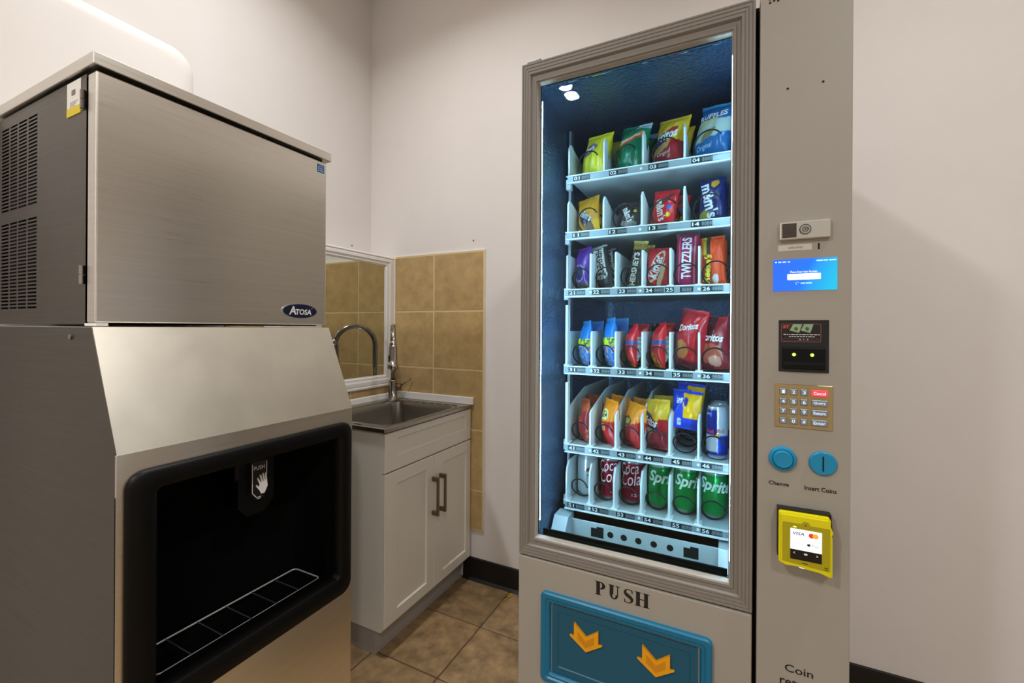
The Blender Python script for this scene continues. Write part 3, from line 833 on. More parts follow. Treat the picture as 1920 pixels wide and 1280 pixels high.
SP = [(0.0085, 0.0245, 0.002), (0.0070, 0.0290, 0.0018), (0.0010, 0.0302, 0.0018), (-0.0050, 0.0285, 0.0030), (-0.0073, 0.0240, 0.0060), (-0.0055, 0.0195, 0.0074), (0.0, 0.0160, 0.0082), (0.0058, 0.0122, 0.0074), (0.0078, 0.0075, 0.0060), (0.0052, 0.0028, 0.0030), (-0.0010, 0.0008, 0.0018), (-0.0070, 0.0020, 0.0018), (-0.0088, 0.0070, 0.002)]
def spline(P, n=5):
    out = []
    for i in range(len(P) - 1):
        p0, p1, p2, p3 = P[max(i - 1, 0)], P[i], P[i + 1], P[min(i + 2, len(P) - 1)]
        for k in range(n):
            t = k / n
            out.append(tuple(0.5 * (2 * p1[j] + (p2[j] - p0[j]) * t + (2 * p0[j] - 5 * p1[j] + 4 * p2[j] - p3[j]) * t * t + (3 * p1[j] - p0[j] - 3 * p2[j] + p3[j]) * t ** 3) for j in range(len(p1))))
    out.append(P[-1]); return out
Q = spline(SP); E1, E2 = [], []
for i, q in enumerate(Q):
    a, c = Q[max(i - 1, 0)], Q[min(i + 1, len(Q) - 1)]
    d = Vector((c[0] - a[0], c[1] - a[1])).normalized()
    E1.append((q[0] - d.y * q[2] / 2, q[1] + d.x * q[2] / 2)); E2.append((q[0] + d.y * q[2] / 2, q[1] - d.x * q[2] / 2))
for i in range(len(Q) - 1): quad([E1[i], E1[i + 1], E2[i + 1], E2[i]], (sxx, zb_))
stem(sxx + 0.0070, sxx + 0.0088, zb_ + 0.0225, zb_ + 0.0305); stem(sxx - 0.0092, sxx - 0.0074, zb_ + 0.0005, zb_ + 0.0085)
hx_ = 1.7115
serif_stem(hx_ - 0.001, 0.0082, zb_, zb_ + Hh, 0.004); serif_stem(hx_ + 0.0165, 0.0082, zb_, zb_ + Hh, 0.004); stem(hx_ + 0.006, hx_ + 0.0166, zb_ + 0.0148, zb_ + 0.0166)
obj('lettering', b, INK, ven)

# teal collection flap
FX0, FX1, FZ0, FZ1 = 1.484, 1.866, 0.430, 0.6475
b = B()
fr = lambda d, y, rad: [(p[0], y, p[1]) for p in rrect(FX0 + d, FX1 - d, FZ0 + d, FZ1 - d, rad, 6)]
loops(b, [fr(0, VF, 0.012), fr(0, VF - 0.008, 0.012), fr(0.003, VF - 0.011, 0.01), fr(0.012, VF - 0.011, 0.008), fr(0.015, VF - 0.008, 0.006), fr(0.020, VF - 0.008, 0.006), fr(0.0235, VF - 0.004, 0.004), fr(0.025, VF + 0.001, 0.003)])
ff = obj('flap_frame', b, TEAL, ven, True)
try: ff.data.set_sharp_from_angle(angle=radians(30))
except Exception: pass
b = B()
loops(b, [fr(0.0275, VF + 0.001, 0.003), fr(0.0275, VF - 0.003, 0.003), fr(0.042, VF - 0.003, 0.003), fr(0.044, VF - 0.001, 0.003)], cap1=True)
fp = obj('push_flap', b, TEALD, ven)
for (x, z) in ((1.5975, 0.560), (1.7545, 0.5585)):
    arrow = [(-0.031, 0.032), (0.0, 0.011), (0.025, 0.030), (0.025, 0.002), (0.036, -0.002), (0.002, -0.025), (-0.040, 0.001), (-0.031, 0.003)]
    arrow = [(-0.029, 0.034), (0.0, 0.008), (0.029, 0.030), (0.029, -0.001), (0.038, -0.001), (0.0, -0.026), (-0.040, 0.002), (-0.029, 0.002)]
    b = B(); poly_flat(b, arrow, (x, VF - 0.001, z), thick=0.006); ar = obj('push_arrow', b, ORANGE, ven)
    inner = [(-0.020, 0.017), (0.0, -0.001), (0.020, 0.016), (0.020, -0.002), (0.0, -0.016), (-0.020, -0.001)]
    b = B(); poly_flat(b, inner, (x, VF - 0.0076, z), off=0.0004); obj('arrow_panel', b, mat('orange_inset', (206, 134, 6), 0.45), ar)

# lock plate
lk = B(); box(lk, 1.980, 2.0625, VF - 0.009, VF, 1.463, 1.4975, 0.002, 2); lock = obj('lock_plate', lk, mat('satin_nickel', (196, 194, 184), 0.3, 0.8), ven)
b = B(); box(b, 1.9845, 2.008, VF - 0.0096, VF - 0.0085, 1.467, 1.494); obj('lock_grille', b, mat('lock_grille_dark', (58, 46, 38), 0.6, bump=0.5, bscale=500), lock)
b = B(); cyl(b, (2.022, VF - 0.0085, 1.481), (2.022, VF - 0.0105, 1.481), 0.0085, n=24); obj('lock_barrel', b, mat('lock_metal', (176, 172, 160), 0.25, 1.0), lock)
for r0 in (0.0090, 0.0042):
    b = B(); tube(b, [(2.022 + r0 * cos(2 * pi * k / 24), VF - 0.0104, 1.481 + r0 * sin(2 * pi * k / 24)) for k in range(24)], 0.0007, 6, closed=True); obj('lock_ring', b, INK, lock)
b = B(); cyl(b, (2.022, VF - 0.0104, 1.481), (2.022, VF - 0.0112, 1.481), 0.0014, n=12); cyl(b, (2.0265, VF - 0.0104, 1.4813), (2.0265, VF - 0.0110, 1.4813), 0.0013, n=10); obj('keyway', b, INK, lock)
b = B(); box(b, 1.9785, 2.034, VF - 0.0006, VF, 1.443, 1.4545); stk = obj('paper_label', b, mat('paper_label_white', (206, 198, 186), 0.6), ven)
b = B(); flat_text(b, 'CASH ONLY', (2.008, VF - 0.0006, 1.4487), 0.025, 0.0035, off=0.0003); obj('lettering', b, INK, stk)
b = B(); box(b, 2.0435, 2.046, VF - 0.0005, VF, 1.443, 1.4545); obj('receipt_slit', b, DARK, ven)

# blue screen
def screen_mat():
    M_ = bpy.data.materials.new('screen_blue'); M_.use_nodes = True
    nt = M_.node_tree; N = nt.nodes; L = nt.links
    p = N['Principled BSDF']; p.inputs['Base Color'].default_value = (0.01, 0.01, 0.02, 1); p.inputs['Roughness'].default_value = 0.15
    tc = N.new('ShaderNodeTexCoord'); sx = N.new('ShaderNodeSeparateXYZ'); L.new(tc.outputs['Generated'], sx.inputs[0])
    ad = N.new('ShaderNodeMath'); ad.operation = 'MULTIPLY_ADD'; ad.inputs[1].default_value = -0.22
    L.new(sx.outputs['Z'], ad.inputs[0]); L.new(sx.outputs['X'], ad.inputs[2])
    cr = N.new('ShaderNodeValToRGB'); L.new(ad.outputs[0], cr.inputs[0])
    e = cr.color_ramp.elements
    e[0].position = 0.0; e[0].color = (*lin((20, 96, 246)), 1)
    e[1].position = 0.9; e[1].color = (*lin((0, 172, 206)), 1)
    k = cr.color_ramp.elements.new(0.40); k.color = (*lin((4, 104, 240)), 1)
    k = cr.color_ramp.elements.new(0.55); k.color = (*lin((6, 138, 216)), 1)
    L.new(cr.outputs[0], p.inputs['Emission Color']); p.inputs['Emission Strength'].default_value = 1.0
    return M_
def emis(name, rgb, s=1.0): return mat(name, (10, 10, 10), 0.3, emit=rgb, estr=s)
b = B(); box(b, 1.9705, 2.0735, VF - 0.0012, VF, 1.3655, 1.4265); scr_f = obj('screen', b, screen_mat(), ven)
ys = VF - 0.0012
EW = emis('screen_white', (255, 255, 255), 1.0)
b = B(); poly_flat(b, [(p[0], p[1]) for p in rrect(-0.027, 0.027, -0.0058, 0.0058, 0.001, 2)], (2.021, ys, 1.392), off=0.0004); obj('input_field', b, EW, scr_f)
b = B(); flat_text(b, 'Please Enter Item Number', (2.021, ys, 1.4015), 0.044, 0.0042, off=0.0004); obj('lettering', b, EW, scr_f)
b = B()
for k, (x, wd) in enumerate(((1.9735, 0.003), (1.979, 0.005), (1.986, 0.006), (1.9945, 0.004), (2.041, 0.010), (2.052, 0.007), (2.0605, 0.011))):
    stem_ = [(x, 0), (x + wd, 0), (x + wd, 0.0022), (x, 0.0022)]
    poly_flat(b, stem_, (0, ys, 1.4205), off=0.0004)
for (x, wd) in ((2.016, 0.007), (2.024, 0.010)): poly_flat(b, [(x, 0), (x + wd, 0), (x + wd, 0.002), (x, 0.002)], (0, ys, 1.3785), off=0.0004)
rg = ell(0.0028, 0.0028, 16); ri_ = ell(0.0022, 0.0022, 16)
for k in range(12): poly_flat(b, [rg[k], rg[k + 1], ri_[k + 1], ri_[k]], (2.0105, ys, 1.3795), off=0.0004)
obj('status_marks', b, emis('screen_pale', (190, 226, 255), 1.0), scr_f)['kind'] = 'stuff'

# bill acceptor
b = B(); box(b, 1.9805, 2.0615, VF - 0.0006, VF, 1.2085, 1.3085); bill = obj('bill_acceptor', b, mat('acceptor_black', (9, 9, 9), 0.25), ven)
b = B(); box(b, 1.987, 2.055, VF - 0.010, VF - 0.0004, 1.214, 1.256, 0.002); obj('bill_mouth', b, BLACKP, bill)
b = B(); box(b, 1.9885, 2.0535, VF - 0.0104, VF - 0.0096, 1.2235, 1.2285); obj('bill_slot', b, DARK, bill)
EXF = lambda c: mat('acceptor_%d_%d_%d' % c, c, 0.4)
ybf = VF - 0.0006
b = B()
fo = rrect(1.9845, 2.0490, 1.2665, 1.3015, 0.002, 3); fi = rrect(1.9853, 2.0482, 1.2673, 1.3007, 0.0015, 3)
for k in range(len(fo)): poly_flat(b, [fo[k], fo[(k + 1) % len(fo)], fi[(k + 1) % len(fo)], fi[k]], (0, ybf, 0), off=0.0004)
fo = rrect(1.9885, 2.0450, 1.2690, 1.2735, 0.0006, 2); fi = rrect(1.9890, 2.0445, 1.2695, 1.2730, 0.0005, 2)
for k in range(len(fo)): poly_flat(b, [fo[k], fo[(k + 1) % len(fo)], fi[(k + 1) % len(fo)], fi[k]], (0, ybf, 0), off=0.0004)
obj('printed_border', b, EXF((134, 84, 76)), bill)
b = B(); poly_flat(b, [(1.9865, 1.2905), (1.9985, 1.2915), (2.0005, 1.3000), (1.9865, 1.3000)], (0, ybf, 0), off=0.0003); obj('logo_patch', b, EXF((92, 18, 16)), bill)
b = B(); flat_text(b, 'ICT', (1.9925, ybf, 1.2958), 0.0095, 0.0048, off=0.0006, shear=0.3, bold=0.02); obj('lettering', b, EXF((214, 120, 104)), bill)
for x in (2.0085, 2.0265):
    b = B(); poly_flat(b, [(-0.0100, -0.0040), (0.0055, -0.0085), (0.0105, 0.0080), (-0.0045, 0.0082)], (x, ybf, 1.2925), off=0.0005); bn = obj('printed_bill', b, EXF((140, 166, 128)), bill)
    b = B(); poly_flat(b, ell(0.0030, 0.0036, 16), (x + 0.0005, ybf, 1.292), off=0.0008); obj('bill_portrait', b, EXF((64, 92, 60)), bill)
b = B()
for row, z in ((0, 1.2800), (1, 1.2760)):
    x = 1.9885 + row * 0.009
    while x < 2.0450 - row * 0.009:
        wd = random.uniform(0.002, 0.006); poly_flat(b, [(x, 0), (x + wd, 0), (x + wd, 0.0016), (x, 0.0016)], (0, ybf, z), off=0.0004); x += wd + 0.0012
flat_text(b, '$ 1, 5', (2.0215, ybf, 1.2712), 0.015, 0.0028, off=0.0006)
obj('printed_lines', b, EXF((206, 200, 192)), bill)['kind'] = 'stuff'
for x in (2.005, 2.034):
    b = B(); lathe(b, [(0.0031, 0), (0.0025, 0.0016), (0.0012, 0.0024), (0, 0.0026)], (0, 0, 0), 14)
    bmesh.ops.transform(b, verts=b.verts, matrix=Matrix.Translation((x, VF - 0.0100, 1.2425)) @ Matrix.Rotation(radians(90), 4, 'X')); obj('indicator_lamp', b, emis('indicator_green', (196, 255, 70), 1.6), bill, True)

# keypad
b = B(); box(b, 1.9745, 2.068, VF - 0.002, VF, 1.1005, 1.1845, 0.0008, 1); kp = obj('keypad', b, mat('keypad_brass', (176, 156, 112), 0.35, 0.7), ven)
KEYM = mat('key_steel', (150, 158, 164), 0.3, 0.7); KRED = mat('key_red', (236, 84, 92), 0.4, emit=(255, 60, 70), estr=0.25)
b = B(); box(b, -0.0062, 0.0062, -0.0025, 0.0, -0.0062, 0.0062, 0.0015, 2); km = mesh_from(b, 'key'); km.materials.append(KEYM)
b = B(); box(b, -0.0130, 0.0130, -0.0025, 0.0, -0.0062, 0.0062, 0.0015, 2); kw_ = mesh_from(b, 'wide_key'); kw_.materials.append(KEYM)
kr = kw_.copy(); kr.materials.clear(); kr.materials.append(KRED)
GLY = [['1', '2', '3', 'Cancel'], ['4', '5', '6', 'Query'], ['7', '8', '9', 'Return'], ['*', '0', '#', 'Enter']]
KGL = emis('key_glow', (206, 226, 255), 0.9)
for r in range(4):
    z = 1.1700 - r * 0.0187
    for c in range(4):
        x = (1.9885, 2.0055, 2.0225, 2.0470)[c]
        inst('key', (km if c < 3 else (kr if r == 0 else kw_)), (x, VF - 0.002, z), kp)
        b = B(); flat_text(b, GLY[r][c], (x, VF - 0.0045, z), 0.0050 if c < 3 else 0.019, 0.0062 if c < 3 else 0.0056, off=0.0003, bold=0.01); obj('key_legend', b, KGL, kp)

# change knob and coin slot
def disc_btn(name, x, z, r, prof, mt):
    b = B(); lathe(b, prof, (0, 0, 0), 40)
    bmesh.ops.transform(b, verts=b.verts, matrix=Matrix.Translation((x, VF, z)) @ Matrix.Rotation(radians(90), 4, 'X'))
    o = obj(name, b, mt, ven, True)
    try: o.data.set_sharp_from_angle(angle=radians(40))
    except Exception: pass
    return o
disc_btn('change_knob', 1.988, 1.039, 0.0232, [(0.0235, 0), (0.0235, 0.004), (0.0215, 0.007), (0.0185, 0.0075), (0.0175, 0.006), (0.0165, 0.010), (0.0150, 0.0125), (0.0, 0.0118)], BLUEB)
cs = disc_btn('coin_slot', 2.053, 1.0385, 0.0225, [(0.0225, 0), (0.0225, 0.003), (0.0205, 0.0055), (0.0, 0.0055)], BLUEB)
b = B(); box(b, 2.0518, 2.0542, VF - 0.0060, VF - 0.0050, 1.0245, 1.0525); obj('slot_opening', b, DARK, cs)
vtext(ven, 'Change', 1.982, 0.9880, 0.034, 0.0098, bold=0.02)
vtext(ven, 'Insert Coins', 2.0495, 0.9885, 0.050, 0.0085, bold=0.02)
vtext(ven, 'Coin', 2.0170, 0.6345, 0.046, 0.0145, bold=0.01)
vtext(ven, 'return', 2.0160, 0.6070, 0.060, 0.0140, bold=0.01)
# coin return cup below
b = B(); loops(b, [[(p[0], y, p[1]) for p in rrect(1.975 + d, 2.065 - d, 0.50 + d, 0.58 - d, 0.01, 5)] for d, y in ((0, VF), (0, VF - 0.006), (0.008, VF - 0.006), (0.010, VF + 0.0))], cap1=True); obj('coin_return_cup', b, BLACKP, ven)

# yellow card reader
b = B(); prism(b, [(1.979, 0.856), (1.979, 0.9480), (2.0640, 0.9490), (2.0665, 0.915), (2.0660, 0.838), (2.058, 0.836)], 'y', VF - 0.016, VF); rd = obj('card_reader', b, mat('reader_black', (12, 12, 12), 0.4), ven)
body = [(1.9805, 0.852), (1.9805, 0.9420), (1.9830, 0.9445), (2.0590, 0.9450), (2.0615, 0.942), (2.0615, 0.9205), (2.0640, 0.9130), (2.0640, 0.8400), (2.0590, 0.8385), (2.042, 0.8455), (2.030, 0.8490), (2.010, 0.8490), (1.990, 0.8480), (1.9840, 0.8485)]
b = B(); prism(b, body, 'y', VF - 0.032, VF - 0.014)
bmesh.ops.bevel(b, geom=[e for e in b.edges if all(v.co.y < VF - 0.03 for v in e.verts)], offset=0.003, segments=2, affect='EDGES')
obj('reader_housing', b, YELP, rd)
yr = VF - 0.032
b = B(); poly_flat(b, [(1.9860, 0.8550), (2.0600, 0.8500), (2.0600, 0.9280), (2.0300, 0.9280), (2.0270, 0.9340), (2.0190, 0.9340), (2.0160, 0.9290), (1.9860, 0.9290)], (0, yr, 0), off=0.0004); obj('reader_face', b, YELD, rd)
b = B(); poly_flat(b, [(1.9985, 0.8805), (2.0475, 0.8805), (2.0475, 0.9190), (1.9985, 0.9190)], (0, yr, 0), off=0.0008); obj('reader_display', b, emis('display_white', (250, 250, 255), 1.0), rd)
b = B(); poly_flat(b, [(1.9985, 0.8620), (2.0475, 0.8620), (2.0475, 0.8805), (1.9985, 0.8805)], (0, yr, 0), off=0.0008); obj('reader_keys', b, mat('reader_key_black', (10, 10, 12), 0.3), rd)
b = B(); flat_text(b, 'VISA', (2.0115, yr, 0.9110), 0.0175, 0.0058, off=0.0012, shear=0.25, bold=0.02); obj('lettering', b, emis('visa_blue', (28, 44, 120), 0.6), rd)
b = B(); poly_flat(b, ell(0.0045, 0.0045, 24), (2.0315, yr, 0.9105), off=0.0012); obj('card_mark', b, emis('mark_red', (226, 60, 30), 0.8), rd)
b = B(); poly_flat(b, ell(0.0045, 0.0045, 24), (2.0378, yr, 0.9105), off=0.0013); obj('card_mark', b, emis('mark_amber', (246, 168, 40), 0.8), rd)
b = B(); fo = rrect(2.0030, 2.0195, 0.8895, 0.8965, 0.0034, 4); fi = rrect(2.0035, 2.0190, 0.8900, 0.8960, 0.003, 4)
for k in range(len(fo)): poly_flat(b, [fo[k], fo[(k + 1) % len(fo)], fi[(k + 1) % len(fo)], fi[k]], (0, yr, 0), off=0.0012)
flat_text(b, 'G Pay', (2.0112, yr, 0.8930), 0.011, 0.0034, off=0.0012); obj('lettering', b, emis('pale_grey_print', (168, 172, 178), 0.7), rd)
b = B(); poly_flat(b, [(p[0], p[1]) for p in [(0, 0.0014), (0.0016, 0.0018), (0.0026, 0.0010), (0.0018, -0.0001), (0.0027, -0.0013), (0.0014, -0.0030), (0, -0.0025), (-0.0014, -0.0030), (-0.0027, -0.0010), (-0.0024, 0.0012), (-0.0014, 0.0018)]], (2.0275, yr, 0.8930), off=0.0012)
poly_flat(b, [(0, 0.0020), (0.0014, 0.0036), (0.0012, 0.0022)], (2.0275, yr, 0.8930), off=0.0012)
obj('fruit_mark', b, emis('mark_black', (10, 10, 14), 0.2), rd)
b = B(); flat_text(b, 'Pay', (2.0372, yr, 0.8920), 0.0105, 0.0062, off=0.0012); obj('lettering', b, emis('pale_print', (150, 152, 158), 0.7), rd)
b = B(); flat_text(b, '<', (2.0045, yr, 0.8745), 0.003, 0.0040, off=0.0012, bold=0.03); flat_text(b, '>', (2.0405, yr, 0.8745), 0.003, 0.0040, off=0.0012, bold=0.03)
poly_flat(b, [(-0.0026, -0.0016), (0.0026, -0.0016), (0.0026, 0.0016), (-0.0026, 0.0016)], (2.0228, yr, 0.8745), off=0.0012); obj('key_symbols', b, INKW, rd)['kind'] = 'stuff'
b = B(); poly_flat(b, ell(0.0030, 0.0010, 16), (2.0055, yr, 0.9225), off=0.0010); obj('status_lamp', b, emis('status_green', (220, 255, 120), 1.5), rd)
b = B(); poly_flat(b, [(-0.0016, 0), (0, 0.0012), (0.0016, 0), (0, -0.0012)], (2.0225, yr, 0.9275), off=0.0010)
for (x, z, wd) in ((2.0215, 0.8570, 0.009), (2.0545, 0.8565, 0.006), (2.0545, 0.8535, 0.004)): poly_flat(b, [(x - wd / 2, -0.0006), (x + wd / 2, -0.0006), (x + wd / 2, 0.0006), (x - wd / 2, 0.0006)], (0, yr, z), off=0.0010)
obj('printed_marks', b, INK, rd)['kind'] = 'stuff'
b = B(); lathe(b, [(0.010, 0), (0.009, -0.003), (0.005, -0.0048), (0, -0.0052)], (2.0195, VF - 0.022, 0.8492), 20); obj('contactless_lamp', b, emis('lamp_pale_blue', (220, 234, 255), 1.0), rd, True)

# speaker holes and screw holes
b = B(); cyl(b, (0, -0.0004, 0), (0, 0.0008, 0), 0.0021, n=12); hm = mesh_from(b, 'hole'); hm.materials.append(DARK)
for r in range(4):
    for c in range(6):
        inst('speaker_hole', hm, (1.9625 + c * 0.0068, VF, 1.936 + r * 0.0068 + (c % 2) * 0.0022), ven)
for p in ((1.993, 1.759), (2.050, 1.759)): inst('screw_hole', hm, (p[0], VF, p[1]), ven)

# ================================================================== PRODUCTS
def mixc(a, b_, t): return tuple(a[i] + (b_[i] - a[i]) * t for i in range(3))
def inel(u, v, cu, cv, ru, rv, rot=0.0):
    du, dv_ = u - cu, v - cv
    c, s = cos(radians(rot)), sin(radians(rot))
    x, y = du * c + dv_ * s, -du * s + dv_ * c
    return (x / ru) ** 2 + (y / rv) ** 2 < 1
FILM = printed('printed_film', 0.22, 0.0, 0.22); FOIL = printed('printed_foil', 0.24, 0.35); PAPERW = printed('printed_wrapper', 0.36)
CANM = printed('printed_can', 0.22, 0.55, bump=0.0)

def bag_fn(w, h, t, p=2.6, seal=0.055, wr=0.0036, seed=0, boxy=0.55, pinch=0.05):
    def prof(v):
        vv = (v - seal) / (1 - 2 * seal)
        if vv <= 0 or vv >= 1: return 0.0
        return max(0.0, sin(pi * vv)) ** boxy
    def fn(u, v, side, off=0.0):
        T_ = t / 2 * max(0.0, 1 - abs(u) ** p) ** 0.6 * prof(v)
        nz = noise.noise(Vector((u * 2.3 + seed * 3.1, v * 3.7, seed * 1.7 + side))) + 0.6 * noise.noise(Vector((u * 5 + seed, v * 7.5, 4.2 + side)))
        T_ += wr * nz * min(1, T_ / (t * 0.25 + 1e-6))
        x = u * w / 2 * (1 - pinch * prof(v)) * (1 + 0.02 * noise.noise(Vector((v * 4, seed, 9))))
        z = v * h + 0.0015 * noise.noise(Vector((u * 3, seed, 2.0))) * (1 if v > 0.5 else 0)
        y = -side * (T_ + 0.0004 + off)
        if v < seal or v > 1 - seal: y += 0.0009 * sin(u * 26)
        return Vector((x, y, z))
    return fn

ITEMS = {}
def bag(num, name, label, w, h, t, paint, yaw=0, tilt=6, roll=0, dx=0.0, dy=0.0, dz=0.0, texts=(), mt=None, nu=30, nv=44, back=None, cat='snack bag', **kw):
    xc, zt, lw = LANE[num]
    seed = int(num) * 0.37
    fn = bag_fn(w, h, t, seed=seed, **kw)
    M_ = Matrix.Rotation(radians(yaw), 4, 'Z') @ Matrix.Rotation(radians(roll), 4, 'Y') @ Matrix.Rotation(radians(-tilt), 4, 'X')
    b = B(); lay = b.verts.layers.float_color.new('Col')
    G = {}
    for side in (1, -1):
        for i in range(nu + 1):
            for j in range(nv + 1):
                u, v = -1 + 2 * i / nu, j / nv
                if side == -1 and i in (0, nu): G[(side, i, j)] = G[(1, i, j)]; continue
                q = b.verts.new(M_ @ fn(u, v, side))
                c = paint(u, v) if (side == 1 or back is None) else back(u, v)
                q[lay] = (*lin(c), 1)
                G[(side, i, j)] = q
        for i in range(nu):
            for j in range(nv):
                f = [G[(side, i, j)], G[(side, i + 1, j)], G[(side, i + 1, j + 1)], G[(side, i, j + 1)]]
                try: b.faces.new(f if side == 1 else f[::-1])
                except ValueError: pass
    zmin = min(q.co.z for q in b.verts)
    base = Vector((xc + dx, YS + 0.052 + dy, zt + 0.0005 - zmin + dz))
    me = bpy.data.meshes.new(name); b.to_mesh(me); b.free(); me.shade_smooth()
    me.materials.append(mt or FILM)
    o = bpy.data.objects.new(name, me); link(o); o.location = base; ORG[o] = base
    tag(o, label, cat, 'products in the vending machine')
    for (s, cu, cv, tw, th, rot, col, kws) in texts:
        tb = B()
        f2 = lambda a, c: M_ @ fn(max(-0.999, min(0.999, a / (w / 2))), max(0.001, min(0.999, c / h)), 1, 0.0007)
        text_on(tb, s, (cu * w / 2, cv * h), tw, th, rot, f2, **kws)
        tm = bpy.data.meshes.new('lettering'); tb.to_mesh(tm); tb.free()
        tm.materials.append(mat('ink_%d_%d_%d' % tuple(col), col, 0.4))
        link(bpy.data.objects.new('lettering', tm), o)
    ITEMS[num] = o
    return o

def behind(num, label, dx, dy, dz=0.0, rz=0.0):
    """another pack further back in the same lane"""
    src = ITEMS[num]
    c = src.copy(); COL.objects.link(c); c.location = src.location + Vector((dx, dy, dz)); c['label'] = label
    if rz: c.rotation_euler = (0, 0, radians(rz))
    for ch in src.children:
        d = ch.copy(); COL.objects.link(d); d.parent = c
    return c

def nzv(u, v, s=1.0, k=0.0): return noise.noise(Vector((u * 2 * s, v * 4 * s, k)))
W_ = (240, 240, 238); K_ = (18, 16, 18)
bold = dict(bold=0.03); ital = dict(bold=0.03, shear=0.25)

# ---- row 0: crisp bags
def p01(u, v):
    c = (232, 214, 28) if u > -0.15 else (206, 196, 44)  # left part darker olive: shade on that side painted into the bag colour
    if v > 0.90: c = (236, 212, 20)
    if inel(u, v, -0.30, 0.58, 0.55, 0.13, 8): c = (126, 92, 104)
    if inel(u, v, -0.3, 0.22, 0.5, 0.16): c = (214, 204, 60)
    return c
bag('01', 'crisp_bag', 'bright yellow crisp bag with mauve logo above shelf tag 01', 0.092, 0.132, 0.050, p01, yaw=-22, tilt=10, roll=6, dx=0.005, texts=[("Lay's", -0.28, 0.585, 0.040, 0.020, 8, W_, ital)])
def p02(u, v):
    c = (0, 112, 74)
    if v > 0.88 and u > 0.1: c = (170, 196, 192)
    d = v - (0.62 + 0.16 * u)
    if abs(d) < 0.075 and -0.75 < u < 0.75: c = (226, 150, 50) if d > -0.03 else (206, 70, 40)
    if v < 0.34 and nzv(u, v, 1.6, 3) > 0.25: c = (40, 168, 116)
    return c
bag('02', 'crisp_bag', 'green crisp bag with slanted orange stripe above shelf tag 02', 0.098, 0.134, 0.050, p02, yaw=-24, tilt=10, roll=9, texts=[("Funyuns", 0.0, 0.64, 0.066, 0.014, 20, (236, 226, 206), ital)])
def p03(u, v):
    c = (226, 178, 26) if v > 0.52 - 0.08 * u else (150, 26, 40)
    if inel(u, v, 0.25, 0.66, 0.62, 0.17, 10): c = (242, 206, 40)
    if inel(u, v, -0.15, 0.56, 0.72, 0.12, 14): c = (30, 34, 92) if v < 0.60 else (186, 42, 40)
    if inel(u, v, -0.3, 0.32, 0.62, 0.07, 12): c = (186, 146, 82)
    return c
bag('03', 'crisp_bag', 'yellow and dark red corn chip bag above shelf tag 03', 0.096, 0.132, 0.048, p03, yaw=-26, tilt=8, roll=8, texts=[("Fritos", -0.02, 0.585, 0.064, 0.026, 14, W_, ital), ("Original", -0.05, 0.22, 0.044, 0.012, 12, (232, 206, 190), dict(shear=0.3))])
def p04(u, v):
    c = (176, 194, 186)
    if v > 0.66 + 0.03 * u: c = (22, 92, 150)
    if v < 0.34 + 0.10 * u + 0.03 * nzv(u, v, 2, 1): c = (20, 96, 160)
    if inel(u, v, -0.1, 0.40, 0.42, 0.07, 12): c = (150, 136, 84)
    if inel(u, v, -0.25, 0.60, 0.5, 0.045, 10): c = (196, 190, 130)
    if v > 0.93: c = (60, 130, 180)
    return c
bag('04', 'crisp_bag', 'tall blue and pale grey ridged crisp bag above shelf tag 04', 0.100, 0.146, 0.050, p04, yaw=-24, tilt=8, roll=9, dx=0.002, texts=[("RUFFLES", -0.05, 0.735, 0.074, 0.0155, 9, (236, 214, 206), bold), ("Original", -0.25, 0.18, 0.046, 0.016, 12, (186, 214, 232), dict(shear=0.35))])
# ---- row 1: candy pouches
def p11(u, v):
    c = (214, 150, 34)
    if inel(u, v, -0.1, 0.30, 0.62, 0.22, -20): c = (112, 92, 66) if v < 0.25 else (46, 40, 60)
    if u > 0.55 and v < 0.3: c = (236, 176, 24)
    return c
bag('11', 'candy_pouch', 'mustard yellow candy pouch with dark round print above shelf tag 11', 0.074, 0.116, 0.032, p11, yaw=-14, tilt=12, roll=-8, dx=-0.004, texts=[("m&m's", -0.1, 0.47, 0.050, 0.022, -38, (206, 206, 214), bold)])
def p12(u, v):
    c = (38, 30, 32)
    if inel(u, v, 0.1, 0.2, 0.7, 0.1): c = (120, 112, 110)
    if inel(u, v, 0.55, 0.62, 0.12, 0.05): c = (186, 190, 70)
    return c
bag('12', 'candy_pouch', 'small dark brown candy pouch with white letters above shelf tag 12', 0.070, 0.088, 0.030, p12, yaw=-8, tilt=14, roll=4, dx=0.003, texts=[("m&m's", 0.0, 0.50, 0.046, 0.022, -62, (226, 226, 224), bold)])
def p13(u, v):
    c = (208, 24, 40)
    if inel(u, v, 0.52, 0.50, 0.16, 0.07): c = (40, 100, 190)
    if inel(u, v, 0.45, 0.30, 0.18, 0.06): c = (232, 196, 40)
    if inel(u, v, 0.1, 0.70, 0.7, 0.07, 16): c = (92, 40, 36)
    return c
bag('13', 'candy_pouch', 'red candy pouch with blue and yellow dots above shelf tag 13', 0.072, 0.104, 0.030, p13, yaw=-16, tilt=8, roll=5, dx=-0.008, texts=[("m&m's", -0.12, 0.44, 0.062, 0.026, -76, (232, 224, 218), bold)])
def p14(u, v):
    c = (22, 30, 92)
    if inel(u, v, 0.25, 0.86, 0.3, 0.09): c = (206, 150, 30)
    if inel(u, v, -0.5, 0.16, 0.45, 0.12): c = (140, 134, 44)
    return c
bag('14', 'candy_pouch', 'navy blue candy pouch with white letters above shelf tag 14', 0.066, 0.122, 0.030, p14, yaw=-10, tilt=4, roll=0, dx=0.010, texts=[("m&m's", -0.12, 0.50, 0.092, 0.032, -78, (222, 222, 230), bold)])
